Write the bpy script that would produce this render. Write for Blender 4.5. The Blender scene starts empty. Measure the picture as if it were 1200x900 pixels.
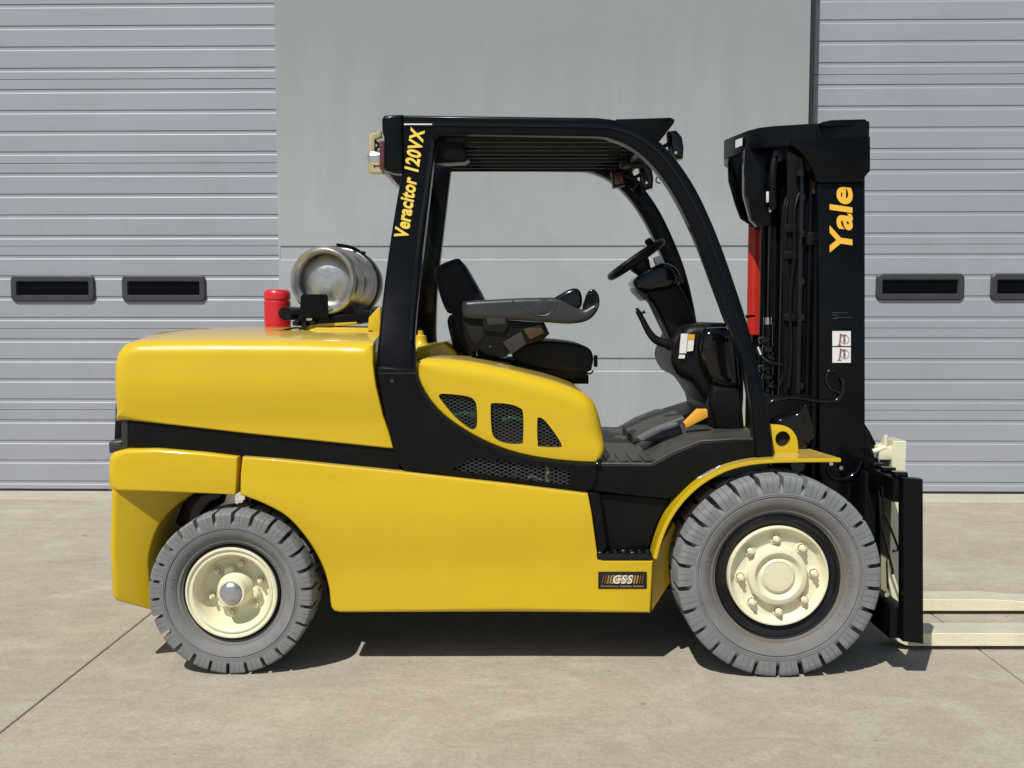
import bpy, bmesh, math, random
from mathutils import Vector, Matrix, geometry
R = math.radians
random.seed(7)
S = bpy.context.scene
COL = S.collection

# ------------------------------------------------------------------ camera, sky, sun, exposure
F, D, H = 1150.0, 4.0, 1.5                     # focal length in photo pixels (1200 wide), distance, height
PITCH = math.atan(82 / F)
cam = bpy.data.cameras.new('camera'); cam.sensor_width = 36; cam.lens = 36 * F / 1200
cam.clip_start = .05; cam.clip_end = 500
co = bpy.data.objects.new('camera', cam); COL.objects.link(co)
co.location = (0, -D, H); co.rotation_euler = (R(90) - PITCH, 0, 0)
S.camera = co
SUNV = Vector((.34, .58, -1)).normalized()     # the way the light travels
w = bpy.data.worlds.new('World'); S.world = w; w.use_nodes = True
nt = w.node_tree
sky = nt.nodes.new('ShaderNodeTexSky'); sky.sky_type = 'NISHITA'; sky.sun_disc = False
sky.sun_elevation = math.asin(-SUNV.z); sky.sun_rotation = math.atan2(-SUNV.x, -SUNV.y) % (2 * math.pi)
sky.air_density = 1.0; sky.dust_density = .6; sky.ozone_density = 1.0
bg = nt.nodes['Background']; bg.inputs[1].default_value = .075
nt.links.new(sky.outputs[0], bg.inputs[0])
sl = bpy.data.lights.new('sun', 'SUN'); sl.energy = 4.6; sl.angle = R(.53); sl.color = (1, .955, .88)
so = bpy.data.objects.new('sun', sl); COL.objects.link(so)
so.rotation_euler = SUNV.to_track_quat('-Z', 'Y').to_euler(); so.location = (-3, -6, 9)
S.view_settings.view_transform = 'Standard'; S.view_settings.look = 'None'
S.view_settings.exposure = 0.0; S.view_settings.gamma = 1
S.render.resolution_x = 1024; S.render.resolution_y = 768

# ------------------------------------------------------------------ photo pixel -> point at a given distance
def ray(u, v):
    s, c = math.sin(PITCH), math.cos(PITCH)
    return Vector((u - 600, F * c + (450 - v) * s, -F * s + (450 - v) * c))
def P(u, v, Y):
    d = ray(u, v); t = (Y + D) / d.y
    return Vector((d.x * t, Y, H + d.z * t))
def G(u, v, z=0):
    d = ray(u, v); t = (z - H) / d.z
    return Vector((d.x * t, -D + d.y * t, z))
WA = R(-1.0)
BM = Matrix.Translation((0, 4.19, 0)) @ Matrix.Rotation(WA, 4, 'Z')
BI = BM.inverted()
def W(u, v, yl=0):
    o = BI @ Vector((0, -D, H)); d = BI.to_3x3() @ ray(u, v); t = (yl - o.y) / d.y
    return o + d * t
def GB(u, v):
    return BI @ G(u, v)

# ------------------------------------------------------------------ materials
def mat(name, col, rough=.5, metal=0, coat=0, var=0, vscale=3, bump=0, bscale=60, dirt=None, dirt_amt=0, dscale=4, spec=.5, crough=.08, stretch=(1, 1, 1), up_tint=None, up_amt=0):
    m = bpy.data.materials.new(name); m.use_nodes = True
    n = m.node_tree.nodes; l = m.node_tree.links; b = n['Principled BSDF']
    b.inputs['Base Color'].default_value = (*col, 1); b.inputs['Roughness'].default_value = rough
    b.inputs['Metallic'].default_value = metal; b.inputs['Coat Weight'].default_value = coat
    b.inputs['Coat Roughness'].default_value = crough; b.inputs['Specular IOR Level'].default_value = spec
    tc = n.new('ShaderNodeTexCoord'); mp = n.new('ShaderNodeMapping'); mp.inputs['Scale'].default_value = stretch
    l.new(tc.outputs['Object'], mp.inputs[0])
    cur = None
    if var:
        t = n.new('ShaderNodeTexNoise'); t.inputs['Scale'].default_value = vscale; t.inputs['Detail'].default_value = 8
        t.inputs['Roughness'].default_value = .65
        l.new(mp.outputs[0], t.inputs[0])
        r = n.new('ShaderNodeMapRange'); r.inputs[1].default_value = .3; r.inputs[2].default_value = .7
        r.inputs[3].default_value = 1 - var; r.inputs[4].default_value = 1 + var
        l.new(t.outputs[0], r.inputs[0])
        mx = n.new('ShaderNodeVectorMath'); mx.operation = 'SCALE'; mx.inputs[0].default_value = col
        l.new(r.outputs[0], mx.inputs['Scale']); cur = mx.outputs[0]
        l.new(cur, b.inputs['Base Color'])
        rr = n.new('ShaderNodeMapRange'); rr.inputs[1].default_value = .3; rr.inputs[2].default_value = .7
        rr.inputs[3].default_value = max(.03, rough - .06); rr.inputs[4].default_value = min(1, rough + .08)
        l.new(t.outputs[0], rr.inputs[0]); l.new(rr.outputs[0], b.inputs['Roughness'])
    if dirt:
        t = n.new('ShaderNodeTexNoise'); t.inputs['Scale'].default_value = dscale; t.inputs['Detail'].default_value = 10
        t.inputs['Roughness'].default_value = .75
        l.new(tc.outputs['Object'], t.inputs[0])
        r = n.new('ShaderNodeMapRange'); r.inputs[1].default_value = .5; r.inputs[2].default_value = .72
        r.inputs[4].default_value = dirt_amt
        l.new(t.outputs[0], r.inputs[0])
        mx = n.new('ShaderNodeMix'); mx.data_type = 'RGBA'
        l.new(r.outputs[0], mx.inputs[0])
        if cur: l.new(cur, mx.inputs[6])
        else: mx.inputs[6].default_value = (*col, 1)
        mx.inputs[7].default_value = (*dirt, 1)
        l.new(mx.outputs[2], b.inputs['Base Color'])
    if up_tint:                       # second colour on upward faces: worn fork tops, paler hood top
        g = n.new('ShaderNodeNewGeometry'); sx = n.new('ShaderNodeSeparateXYZ'); l.new(g.outputs['Normal'], sx.inputs[0])
        r = n.new('ShaderNodeMapRange'); r.inputs[1].default_value = .80; r.inputs[2].default_value = .995; r.inputs[4].default_value = up_amt
        l.new(sx.outputs['Z'], r.inputs[0])
        t = n.new('ShaderNodeTexNoise'); t.inputs['Scale'].default_value = 9; t.inputs['Detail'].default_value = 9; t.inputs['Roughness'].default_value = .7
        l.new(tc.outputs['Object'], t.inputs[0])
        r2 = n.new('ShaderNodeMapRange'); r2.inputs[1].default_value = .3; r2.inputs[2].default_value = .6; r2.inputs[3].default_value = .6; l.new(t.outputs[0], r2.inputs[0])
        mu = n.new('ShaderNodeMath'); mu.operation = 'MULTIPLY'; l.new(r.outputs[0], mu.inputs[0]); l.new(r2.outputs[0], mu.inputs[1])
        mx = n.new('ShaderNodeMix'); mx.data_type = 'RGBA'; l.new(mu.outputs[0], mx.inputs[0])
        src = b.inputs['Base Color'].links
        if src: l.new(src[0].from_socket, mx.inputs[6])
        else: mx.inputs[6].default_value = (*col, 1)
        mx.inputs[7].default_value = (*up_tint, 1); l.new(mx.outputs[2], b.inputs['Base Color'])
    if bump:
        t = n.new('ShaderNodeTexNoise'); t.inputs['Scale'].default_value = bscale; t.inputs['Detail'].default_value = 5
        l.new(mp.outputs[0], t.inputs[0])
        bp = n.new('ShaderNodeBump'); bp.inputs['Strength'].default_value = bump; bp.inputs['Distance'].default_value = .004
        l.new(t.outputs[0], bp.inputs['Height']); l.new(bp.outputs[0], b.inputs['Normal'])
    return m

M = {}
M['yellow'] = mat('yellow_paint', (.635, .435, .009), .30, coat=.7, crough=.03, var=.03, vscale=2.5, bump=.02, bscale=30, spec=.25, up_tint=(.46, .36, .17), up_amt=.55)
M['yellow2'] = mat('cast_yellow_paint', (.62, .42, .009), .34, coat=.5, crough=.08, var=.04, vscale=3, bump=.10, bscale=22, spec=.25)
M['black'] = mat('satin_black_paint', (.0026, .0028, .0038), .26, coat=.12, var=.3, vscale=5, bump=.03, bscale=60, spec=.13, crough=.12)
M['gloss'] = mat('gloss_black_paint', (.0026, .0028, .0038), .14, coat=.5, var=.2, vscale=6, bump=.08, bscale=25, spec=.2)
M['plastic'] = mat('black_plastic', (.0055, .0056, .006), .40, var=.25, vscale=12, bump=.2, bscale=300, dirt=(.03, .028, .024), dirt_amt=.2, dscale=8, spec=.18)
M['panel'] = mat('matt_black_panel', (.0038, .0039, .0041), .42, var=.15, vscale=4, bump=.10, bscale=300, dirt=(.02, .019, .016), dirt_amt=.25, dscale=5, spec=.16)
M['floor'] = mat('grey_rubber_mat', (.040, .040, .038), .5, var=.25, vscale=9, bump=.25, bscale=220, dirt=(.12, .11, .09), dirt_amt=.5, dscale=7)
M['arm'] = mat('charcoal_moulding', (.029, .031, .034), .34, var=.12, vscale=10, bump=.12, bscale=260)
M['fabric'] = mat('black_seat_vinyl', (.0035, .0037, .006), .55, bump=.3, bscale=300, var=.2, spec=.3)
M['cream'] = mat('cream_paint', (.76, .725, .515), .42, coat=.2, var=.05, vscale=8, bump=.10, bscale=60, dirt=(.45, .41, .29), dirt_amt=.35, dscale=9)
M['forkpaint'] = mat('scuffed_cream_fork_paint', (.76, .725, .515), .45, coat=.1, var=.05, vscale=6, bump=.12, bscale=50, dirt=(.36, .33, .25), dirt_amt=.45, dscale=12, up_tint=(.44, .43, .34), up_amt=.9)
M['rubber'] = mat('grey_tyre_rubber', (.190, .202, .208), .72, var=.16, vscale=7, bump=.35, bscale=90, dirt=(.23, .215, .175), dirt_amt=.5, dscale=5, spec=.3)
def tyre_mat(p0, p1, p2, amt):
    m = M['rubber'].copy(); m.name = 'dusty_tyre_sidewall_%d' % (p1 * 1000); n = m.node_tree.nodes; l = m.node_tree.links; b = n['Principled BSDF']
    src = b.inputs['Base Color'].links[0].from_socket
    tc = n.new('ShaderNodeTexCoord'); vm = n.new('ShaderNodeVectorMath'); vm.operation = 'MULTIPLY'; vm.inputs[1].default_value = (1, 0, 1)
    l.new(tc.outputs['Object'], vm.inputs[0]); ln = n.new('ShaderNodeVectorMath'); ln.operation = 'LENGTH'; l.new(vm.outputs[0], ln.inputs[0])
    cr = n.new('ShaderNodeValToRGB'); l.new(ln.outputs['Value'], cr.inputs[0])
    e = cr.color_ramp.elements; e[0].position = p0; e[0].color = (.8 * amt, .8 * amt, .8 * amt, 1); e[1].position = p2; e[1].color = (0, 0, 0, 1)
    k = cr.color_ramp.elements.new(p1); k.color = (amt, amt, amt, 1)
    ns = n.new('ShaderNodeTexNoise'); ns.inputs['Scale'].default_value = 6; ns.inputs['Detail'].default_value = 8; l.new(tc.outputs['Object'], ns.inputs[0])
    mu = n.new('ShaderNodeMath'); mu.operation = 'MULTIPLY'; l.new(cr.outputs[0], mu.inputs[0]); 
    mr = n.new('ShaderNodeMapRange'); l.new(ns.outputs[0], mr.inputs[0]); mr.inputs[1].default_value = .3; mr.inputs[2].default_value = .6; mr.inputs[3].default_value = .55
    l.new(mr.outputs[0], mu.inputs[1])
    mx = n.new('ShaderNodeMix'); mx.data_type = 'RGBA'; l.new(mu.outputs[0], mx.inputs[0]); l.new(src, mx.inputs[6]); mx.inputs[7].default_value = (.150, .125, .088, 1)
    l.new(mx.outputs[2], b.inputs['Base Color']); return m
M['tyre'] = tyre_mat(.20, .275, .335, .8); M['tyre_small'] = tyre_mat(.18, .212, .255, .5)
M['rimblack'] = mat('black_rim_ring', (.006, .0063, .010), .34, var=.2, vscale=9, bump=.1, bscale=60, dirt=(.04, .035, .03), dirt_amt=.4, spec=.3)
M['steel'] = mat('worn_tank_steel', (.56, .56, .545), .33, metal=.88, var=.25, vscale=7, bump=.4, bscale=40, dirt=(.26, .24, .18), dirt_amt=.7, dscale=5)
M['chrome'] = mat('bright_steel', (.72, .73, .75), .16, metal=1, var=.05)
M['capsteel'] = mat('dull_hub_cap_steel', (.50, .51, .52), .30, metal=.8, var=.2, vscale=30)
M['red'] = mat('red_paint', (.56, .012, .022), .32, coat=.4, var=.05)
M['redcyl'] = mat('dark_red_cylinder_paint', (.52, .022, .010), .38, coat=.25, var=.12)
M['darkred'] = mat('dark_red_lens', (.11, .018, .022), .3, coat=.6)
M['amber'] = mat('amber_plastic', (.75, .36, .03), .45, var=.05)
M['white'] = mat('white_sticker', (.75, .75, .72), .5)
M['ink'] = mat('sticker_print', (.25, .09, .11), .5)
M['letter'] = mat('yellow_lettering', (.90, .66, .10), .45)
M['letter2'] = mat('orange_yellow_lettering', (.92, .50, .05), .45)
M['gold'] = mat('gold_zinc_plate', (.55, .47, .25), .35, metal=.6, var=.15)
M['meshgrey'] = mat('grey_expanded_mesh', (.042, .042, .044), .4, spec=.5)
M['green'] = mat('green_hose', (.01, .20, .06), .4)
M['void'] = mat('dark_cavity', (.006, .006, .006), .9)
M['under'] = mat('black_chassis', (.003, .003, .0032), .6, var=.3, spec=.12)
M['copper'] = mat('bronze_bush', (.060, .034, .015), .45)
M['seal'] = mat('dark_rubber_seal', (.012, .013, .017), .6)
M['frame'] = mat('grey_window_frame', (.036, .038, .047), .5, var=.08, vscale=10)
M['glass'] = mat('dark_window_glass', (.0025, .003, .0035), .10, spec=.06)

def door_mat():
    m = mat('grey_door_steel', (.325, .342, .388), .42, var=.05, vscale=1.3, bump=.12, bscale=500, dirt=(.27, .282, .305), dirt_amt=.5, dscale=1.7, spec=.4, stretch=(.35, 1, 1))
    return m
M['door'] = door_mat()

def concrete(name, base, light, dark, scale, streak, fine=.16, rough=.85, top=None, wisps=False):
    m = bpy.data.materials.new(name); m.use_nodes = True
    n = m.node_tree.nodes; l = m.node_tree.links; b = n['Principled BSDF']; b.inputs['Roughness'].default_value = rough
    b.inputs['Specular IOR Level'].default_value = .25
    tc = n.new('ShaderNodeTexCoord')
    def noise(sc, st, det=8, ro=.6, dist=0, rot=0):
        mp = n.new('ShaderNodeMapping'); mp.inputs['Scale'].default_value = st; mp.inputs['Rotation'].default_value = (0, 0, rot)
        l.new(tc.outputs['Object'], mp.inputs[0])
        t = n.new('ShaderNodeTexNoise'); t.inputs['Scale'].default_value = sc; t.inputs['Detail'].default_value = det
        t.inputs['Roughness'].default_value = ro; t.inputs['Distortion'].default_value = dist
        l.new(mp.outputs[0], t.inputs[0]); return t.outputs[0]
    def rng(x, a, c, d0, d1):
        r = n.new('ShaderNodeMapRange'); l.new(x, r.inputs[0])
        r.inputs[1].default_value = a; r.inputs[2].default_value = c; r.inputs[3].default_value = d0; r.inputs[4].default_value = d1
        return r.outputs[0]
    def mix(fac, a, c):
        x = n.new('ShaderNodeMix'); x.data_type = 'RGBA'; l.new(fac, x.inputs[0])
        if isinstance(a, tuple): x.inputs[6].default_value = (*a, 1)
        else: l.new(a, x.inputs[6])
        if isinstance(c, tuple): x.inputs[7].default_value = (*c, 1)
        else: l.new(c, x.inputs[7])
        return x.outputs[2]
    c = mix(rng(noise(scale, (1, 1, 1), 9, .68), .32, .68, 0, 1), dark, base)
    c = mix(rng(noise(scale * 2.3, (1, 1, 1), 9, .7, .6), .5, .75, 0, .75), c, light)
    c = mix(rng(noise(scale * 1.2, streak, 10, .72, 1.2, R(8)), .50, .78, 0, .7), c, light)
    c = mix(rng(noise(scale * 1.0, (streak[0], streak[1] * 1.3, streak[2]), 10, .7, .8, R(-22)), .55, .8, 0, .45), c, dark)
    if wisps:       # thin pale trowel and drag marks, darker damp-looking patches
        for sc, st, ro, lo, hi, am, cc in ((1.4, (.5, 7, 1), R(14), .60, .72, .65, light), (1.1, (6, .5, 1), R(30), .62, .74, .5, light), (.7, (1, 1.6, 1), R(-30), .52, .66, .5, tuple(x * .86 for x in dark)), (3.1, (.4, 5, 1), R(-9), .61, .70, .5, tuple(x * 1.12 for x in light))):
            c = mix(rng(noise(sc, st, 12, .78, 1.6, ro), lo, hi, 0, am), c, cc)
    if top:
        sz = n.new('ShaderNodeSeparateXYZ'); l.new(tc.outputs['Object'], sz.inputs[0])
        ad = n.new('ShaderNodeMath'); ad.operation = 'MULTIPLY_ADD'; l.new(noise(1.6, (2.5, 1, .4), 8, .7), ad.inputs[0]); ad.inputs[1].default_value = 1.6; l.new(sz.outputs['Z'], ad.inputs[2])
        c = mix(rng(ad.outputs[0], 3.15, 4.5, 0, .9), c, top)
    vm = n.new('ShaderNodeVectorMath'); vm.operation = 'SCALE'; l.new(c, vm.inputs[0])
    l.new(rng(noise(55, (1, 1, 1), 6, .8), .3, .7, 1 - fine, 1 + fine), vm.inputs['Scale'])
    col = vm.outputs[0]
    if wisps:
        v2 = n.new('ShaderNodeVectorMath'); v2.operation = 'SCALE'; l.new(col, v2.inputs[0])
        l.new(rng(noise(13, (1, 1.5, 1), 10, .75, .5), .3, .7, .90, 1.10), v2.inputs['Scale']); col = v2.outputs[0]
    # dark specks and pin holes
    sp = n.new('ShaderNodeTexVoronoi'); sp.inputs['Scale'].default_value = 9
    l.new(tc.outputs['Object'], sp.inputs[0])
    col = mix(rng(sp.outputs[0], .022, .035, .55, 0), col, (.10, .085, .065))
    l.new(col, b.inputs['Base Color'])
    bp = n.new('ShaderNodeBump'); bp.inputs['Strength'].default_value = .25; bp.inputs['Distance'].default_value = .004
    l.new(noise(90, (1, 1, 1), 8, .7), bp.inputs['Height']); l.new(bp.outputs[0], b.inputs['Normal'])
    return m
M['slab'] = concrete('pale_concrete_slab', (.372, .336, .272), (.440, .425, .348), (.325, .290, .230), 1.3, (.6, 1.8, 1), wisps=True, fine=.2)
M['sill'] = concrete('pale_door_sill_concrete', (.46, .43, .355), (.52, .49, .41), (.36, .33, .27), 1.6, (.35, 2.2, 1))
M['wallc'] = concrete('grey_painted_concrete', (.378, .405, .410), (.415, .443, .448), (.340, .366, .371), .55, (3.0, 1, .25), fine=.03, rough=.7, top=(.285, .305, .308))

# ------------------------------------------------------------------ mesh helpers
def finish(name, bm, m, parent=None, smooth=35, mats=None):
    me = bpy.data.meshes.new(name)
    bm.normal_update(); bm.to_mesh(me); bm.free()
    for x in (mats or [m]): me.materials.append(x)
    if smooth:
        me.shade_smooth(); me.set_sharp_from_angle(angle=R(smooth))
    return put(name, me, parent)
def put(name, me, parent=None):
    o = bpy.data.objects.new(name, me); COL.objects.link(o)
    if parent:
        o.parent = parent; o.matrix_parent_inverse = parent.matrix_world.inverted()
    return o
def empty(name, M4, label=None, cat=None, kind=None, group=None):
    o = bpy.data.objects.new(name, None); COL.objects.link(o); o.matrix_world = M4
    o.empty_display_size = .1
    tag(o, label, cat, kind, group); return o
def tag(o, label=None, cat=None, kind=None, group=None):
    if label: o['label'] = label
    if cat: o['category'] = cat
    if kind: o['kind'] = kind
    if group: o['group'] = group
    return o
def spl(pts, n=6, closed=False):
    out = []; k = len(pts); rngk = range(k if closed else k - 1)
    for i in rngk:
        g = lambda j: pts[j % k] if closed else pts[max(0, min(k - 1, j))]
        p0, p1, p2, p3 = g(i - 1), g(i), g(i + 1), g(i + 2)
        for s in range(n):
            t = s / n
            out.append(tuple(.5 * ((2 * b) + (c - a) * t + (2 * a - 5 * b + 4 * c - d) * t * t + (3 * b - a - 3 * c + d) * t ** 3)
                       for a, b, c, d in zip(p0, p1, p2, p3)))
    if not closed: out.append(tuple(pts[-1]))
    return out
def sstep(x, a, b):
    t = max(0, min(1, (x - a) / (b - a))); return t * t * (3 - 2 * t)
def area(p): return .5 * sum(p[i][0] * p[(i + 1) % len(p)][1] - p[(i + 1) % len(p)][0] * p[i][1] for i in range(len(p)))
def offset(p, ds):
    n = len(p); out = []
    for i in range(n):
        a, b, c = Vector(p[i - 1]), Vector(p[i]), Vector(p[(i + 1) % n])
        e1 = (b - a).normalized(); e2 = (c - b).normalized()
        n1 = Vector((-e1.y, e1.x)); n2 = Vector((-e2.y, e2.x)); m = n1 + n2
        if m.length < 1e-4: m = n1
        m.normalize(); k = max(.35, m.dot(n1))
        out.append(tuple(b + m * (ds[i] / k)))
    return out
def plate(name, pts, Y0, Y1, m, parent=None, r=.006, seg=2, holes=(), hole_depth=.03, hole_mat=None, ny=1, Ym=None,
          lean=None, deform=None, both=True, mapped=False, wts=None, smooth=35, bulge=None):
    """outline (photo pixels seen at distance Ym, or x/z when mapped) given its real thickness Y0..Y1 with rounded edges"""
    Ym = Y0 if Ym is None else Ym
    ln = lean or (lambda z: 0)
    def mp(q):
        if mapped: return (q[0], q[1])
        y = Ym
        for _ in range(3):
            v = P(q[0], q[1], y); y = Ym + ln(v.z)
        v = P(q[0], q[1], y); return (v.x, v.z)
    o = [mp(q) for q in pts]
    wt = [1.0] * len(o) if wts is None else list(wts)
    if not mapped and pts and len(pts[0]) > 2: wt = [q[2] for q in pts]
    if area(o) < 0: o.reverse(); wt.reverse()
    hs = []
    for h in holes:
        q = [mp(x) for x in h]
        if area(q) < 0: q.reverse()
        hs.append(q)
    bm = bmesh.new()
    def ring(p, y): return [bm.verts.new((a, y, b)) for a, b in p]
    rings = []
    sg = seg if r > 0 else 0
    for k in range(sg + 1):
        th = math.pi / 2 * k / sg if sg else math.pi / 2
        off = [r * w_ * (1 - math.sin(th)) for w_ in wt]
        q = offset(o, off)
        rg = [bm.verts.new((a, Y0 + r * w_ * (1 - math.cos(th)), b)) for (a, b), w_ in zip(q, wt)]
        rings.append(rg)
    first = offset(o, [r * w_ for w_ in wt]) if sg else o
    for k in range(1, ny):
        t = k / ny; rings.append([bm.verts.new((a, Y0 + r * w_ + (Y1 - Y0 - (1 + both) * r * w_) * t, b)) for (a, b), w_ in zip(o, wt)])
    if both and sg:
        for k in range(sg, -1, -1):
            th = math.pi / 2 * k / sg
            q = offset(o, [r * w_ * (1 - math.sin(th)) for w_ in wt])
            rings.append([bm.verts.new((a, Y1 - r * w_ * (1 - math.cos(th)), b)) for (a, b), w_ in zip(q, wt)])
    else:
        rings.append(ring(o, Y1))
    n = len(o)
    for a, b in zip(rings, rings[1:]):
        for i in range(n):
            try: bm.faces.new((a[i], b[i], b[(i + 1) % n], a[(i + 1) % n]))
            except ValueError: pass
    hr = [[bm.verts.new((a, Y0, b)) for a, b in h] for h in hs]
    def cap(loops, verts, flip):
        vs = [v for l_ in verts for v in l_]
        for t in geometry.tessellate_polygon([[Vector((x, y, 0)) for x, y in l_] for l_ in loops]):
            t = [vs[i] for i in t]
            if len(set(t)) < 3: continue
            try: f = bm.faces.new(t)
            except ValueError: continue
            f.normal_update()
            if (f.normal.y > 0) != flip: f.normal_flip()
    cap([first] + hs, [rings[0]] + hr, False)
    cap([first if both and sg else o], [rings[-1]], True)
    for h, rg in zip(hs, hr):
        k = len(rg); b = [bm.verts.new((v.co.x, Y0 + hole_depth, v.co.z)) for v in rg]
        for i in range(k):
            bm.faces.new((rg[i], rg[(i + 1) % k], b[(i + 1) % k], b[i]))
        before = set(bm.faces)
        cap([h], [b], False)
        for f in bm.faces:
            if f not in before: f.material_index = 1
    if bulge:
        za, zb, amt = bulge; xs = [q[0] for q in o]
        def near(): return [f for f in bm.faces if all(v.co.y < Y0 + r + .004 for v in f.verts)]
        cuts = [(Vector((0, 0, za + (zb - za) * k / 9)), Vector((0, 0, 1))) for k in range(10)] + [(Vector((min(xs) + (max(xs) - min(xs)) * k / 10, 0, 0)), Vector((1, 0, 0))) for k in range(1, 10)]
        for pc, nc in cuts:
            fs = near(); g = list({x for f in fs for x in (*f.verts, *f.edges)}) + fs
            bmesh.ops.bisect_plane(bm, geom=g, dist=1e-5, plane_co=pc, plane_no=nc)
        for v in bm.verts:
            t = (v.co.z - (za + zb) / 2) / ((zb - za) / 2); w_ = max(0, 1 - t * t) ** 2
            if v.co.y < Y0 + r + .004: v.co.y -= amt * w_
    for v in bm.verts:
        v.co.y += ln(v.co.z)
        if deform: v.co = deform(v.co)
    return finish(name, bm, m, parent, smooth, [m, hole_mat or M['void']] if hs else None)
def rbox(name, c, s, m, parent=None, r=.004, rot=None, seg=2, smooth=35):
    bm = bmesh.new(); bmesh.ops.create_cube(bm, size=1)
    for v in bm.verts: v.co = Vector((v.co.x * s[0], v.co.y * s[1], v.co.z * s[2]))
    if r: bmesh.ops.bevel(bm, geom=bm.edges[:], offset=min(r, min(s) * .45), segments=seg, affect='EDGES', profile=.5)
    X = Matrix.Translation(c)
    if rot is not None: X = X @ rot
    bm.transform(X)
    return finish(name, bm, m, parent, smooth)
def tube_bm(bm, pts, r, seg=10, cap=True):
    pts = [Vector(p) for p in pts]; rs = r if isinstance(r, (list, tuple)) else [r] * len(pts)
    prev = None; rings = []
    for i, p in enumerate(pts):
        t = (pts[min(i + 1, len(pts) - 1)] - pts[max(0, i - 1)]).normalized()
        if prev is None:
            a = Vector((0, 0, 1)) if abs(t.z) < .9 else Vector((1, 0, 0)); u = t.cross(a).normalized()
        else: u = (prev - t * prev.dot(t)).normalized()
        prev = u; v = t.cross(u)
        rings.append([bm.verts.new(p + (u * math.cos(2 * math.pi * k / seg) + v * math.sin(2 * math.pi * k / seg)) * rs[i]) for k in range(seg)])
    for a, b in zip(rings, rings[1:]):
        for k in range(seg): bm.faces.new((a[k], a[(k + 1) % seg], b[(k + 1) % seg], b[k]))
    if cap: bm.faces.new(list(reversed(rings[0]))); bm.faces.new(rings[-1])
def tube(name, pts, r, m, parent=None, seg=12, n=0, smooth=50):
    if n: pts = spl([tuple(p) for p in pts], n)
    bm = bmesh.new(); tube_bm(bm, pts, r if not isinstance(r, (list, tuple)) or not n else r[0], seg)
    bmesh.ops.recalc_face_normals(bm, faces=bm.faces[:])
    return finish(name, bm, m, parent, smooth)
def lathe_bm(bm, prof, seg=64, mi=0, closed=False):
    rings = []
    for r_, y in prof:
        if r_ < 1e-6: rings.append([bm.verts.new((0, y, 0))])
        else: rings.append([bm.verts.new((r_ * math.cos(2 * math.pi * k / seg), y, r_ * math.sin(2 * math.pi * k / seg))) for k in range(seg)])
    if closed: rings.append(rings[0])
    for a, b in zip(rings, rings[1:]):
        for k in range(seg):
            q = (k + 1) % seg
            if len(a) == 1 and len(b) == 1: continue
            if len(a) == 1: f = bm.faces.new((a[0], b[k], b[q]))
            elif len(b) == 1: f = bm.faces.new((a[k], b[0], a[q]))
            else: f = bm.faces.new((a[k], b[k], b[q], a[q]))
            f.material_index = mi
def lathe(name, prof, m, parent=None, X=None, seg=64, smooth=40, closed=False):
    bm = bmesh.new(); lathe_bm(bm, prof, seg, closed=closed)
    bmesh.ops.recalc_face_normals(bm, faces=bm.faces[:])
    if X is not None: bm.transform(X)
    return finish(name, bm, m, parent, smooth)
def mirror(o, name=None, c=.8):
    me = o.data.copy()
    for v in me.vertices: v.co.y = 2 * c - v.co.y
    me.flip_normals()
    q = put(name or o.name.split('.')[0], me, o.parent); return q
def text(name, body, quad, m, parent, bold=.012, shear=0, depth=.0012, push=.0015, space=1.0):
    """letters laid flat into a box: quad = (start-baseline, end-baseline, start-top) in space"""
    cu = bpy.data.curves.new(name, 'FONT'); cu.body = body; cu.offset = bold; cu.space_character = space; cu.shear = shear
    cu.extrude = .02; cu.resolution_u = 4
    o = bpy.data.objects.new(name, cu); COL.objects.link(o)
    bpy.context.view_layer.update()
    dg = bpy.context.evaluated_depsgraph_get()
    me = bpy.data.meshes.new_from_object(o.evaluated_get(dg)); bpy.data.objects.remove(o)
    xs = [v.co.x for v in me.vertices]; ys = [v.co.y for v in me.vertices]
    x0, x1, y0, y1 = min(xs), max(xs), min(ys), max(ys)
    a, b, c = (Vector(q) for q in quad); ex = b - a; ey = c - a; nrm = ex.cross(ey).normalized()
    if nrm.y > 0: nrm = -nrm
    for v in me.vertices:
        q = a + ex * ((v.co.x - x0) / (x1 - x0)) + ey * ((v.co.y - y0) / (y1 - y0)) + nrm * (push + (depth if v.co.z > 0 else 0))
        v.co = q
    me.materials.clear(); me.materials.append(m)
    me.name = name
    return put(name, me, parent)
def inside_spans(poly, p, d):
    ts = []
    n = len(poly)
    for i in range(n):
        a = Vector(poly[i]); b = Vector(poly[(i + 1) % n]); e = b - a
        den = d.x * e.y - d.y * e.x
        if abs(den) < 1e-9: continue
        q = a - p; t = (q.x * e.y - q.y * e.x) / den; s = (q.x * d.y - q.y * d.x) / den
        if 0 <= s < 1: ts.append(t)
    ts.sort(); return list(zip(ts[0::2], ts[1::2]))
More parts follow.
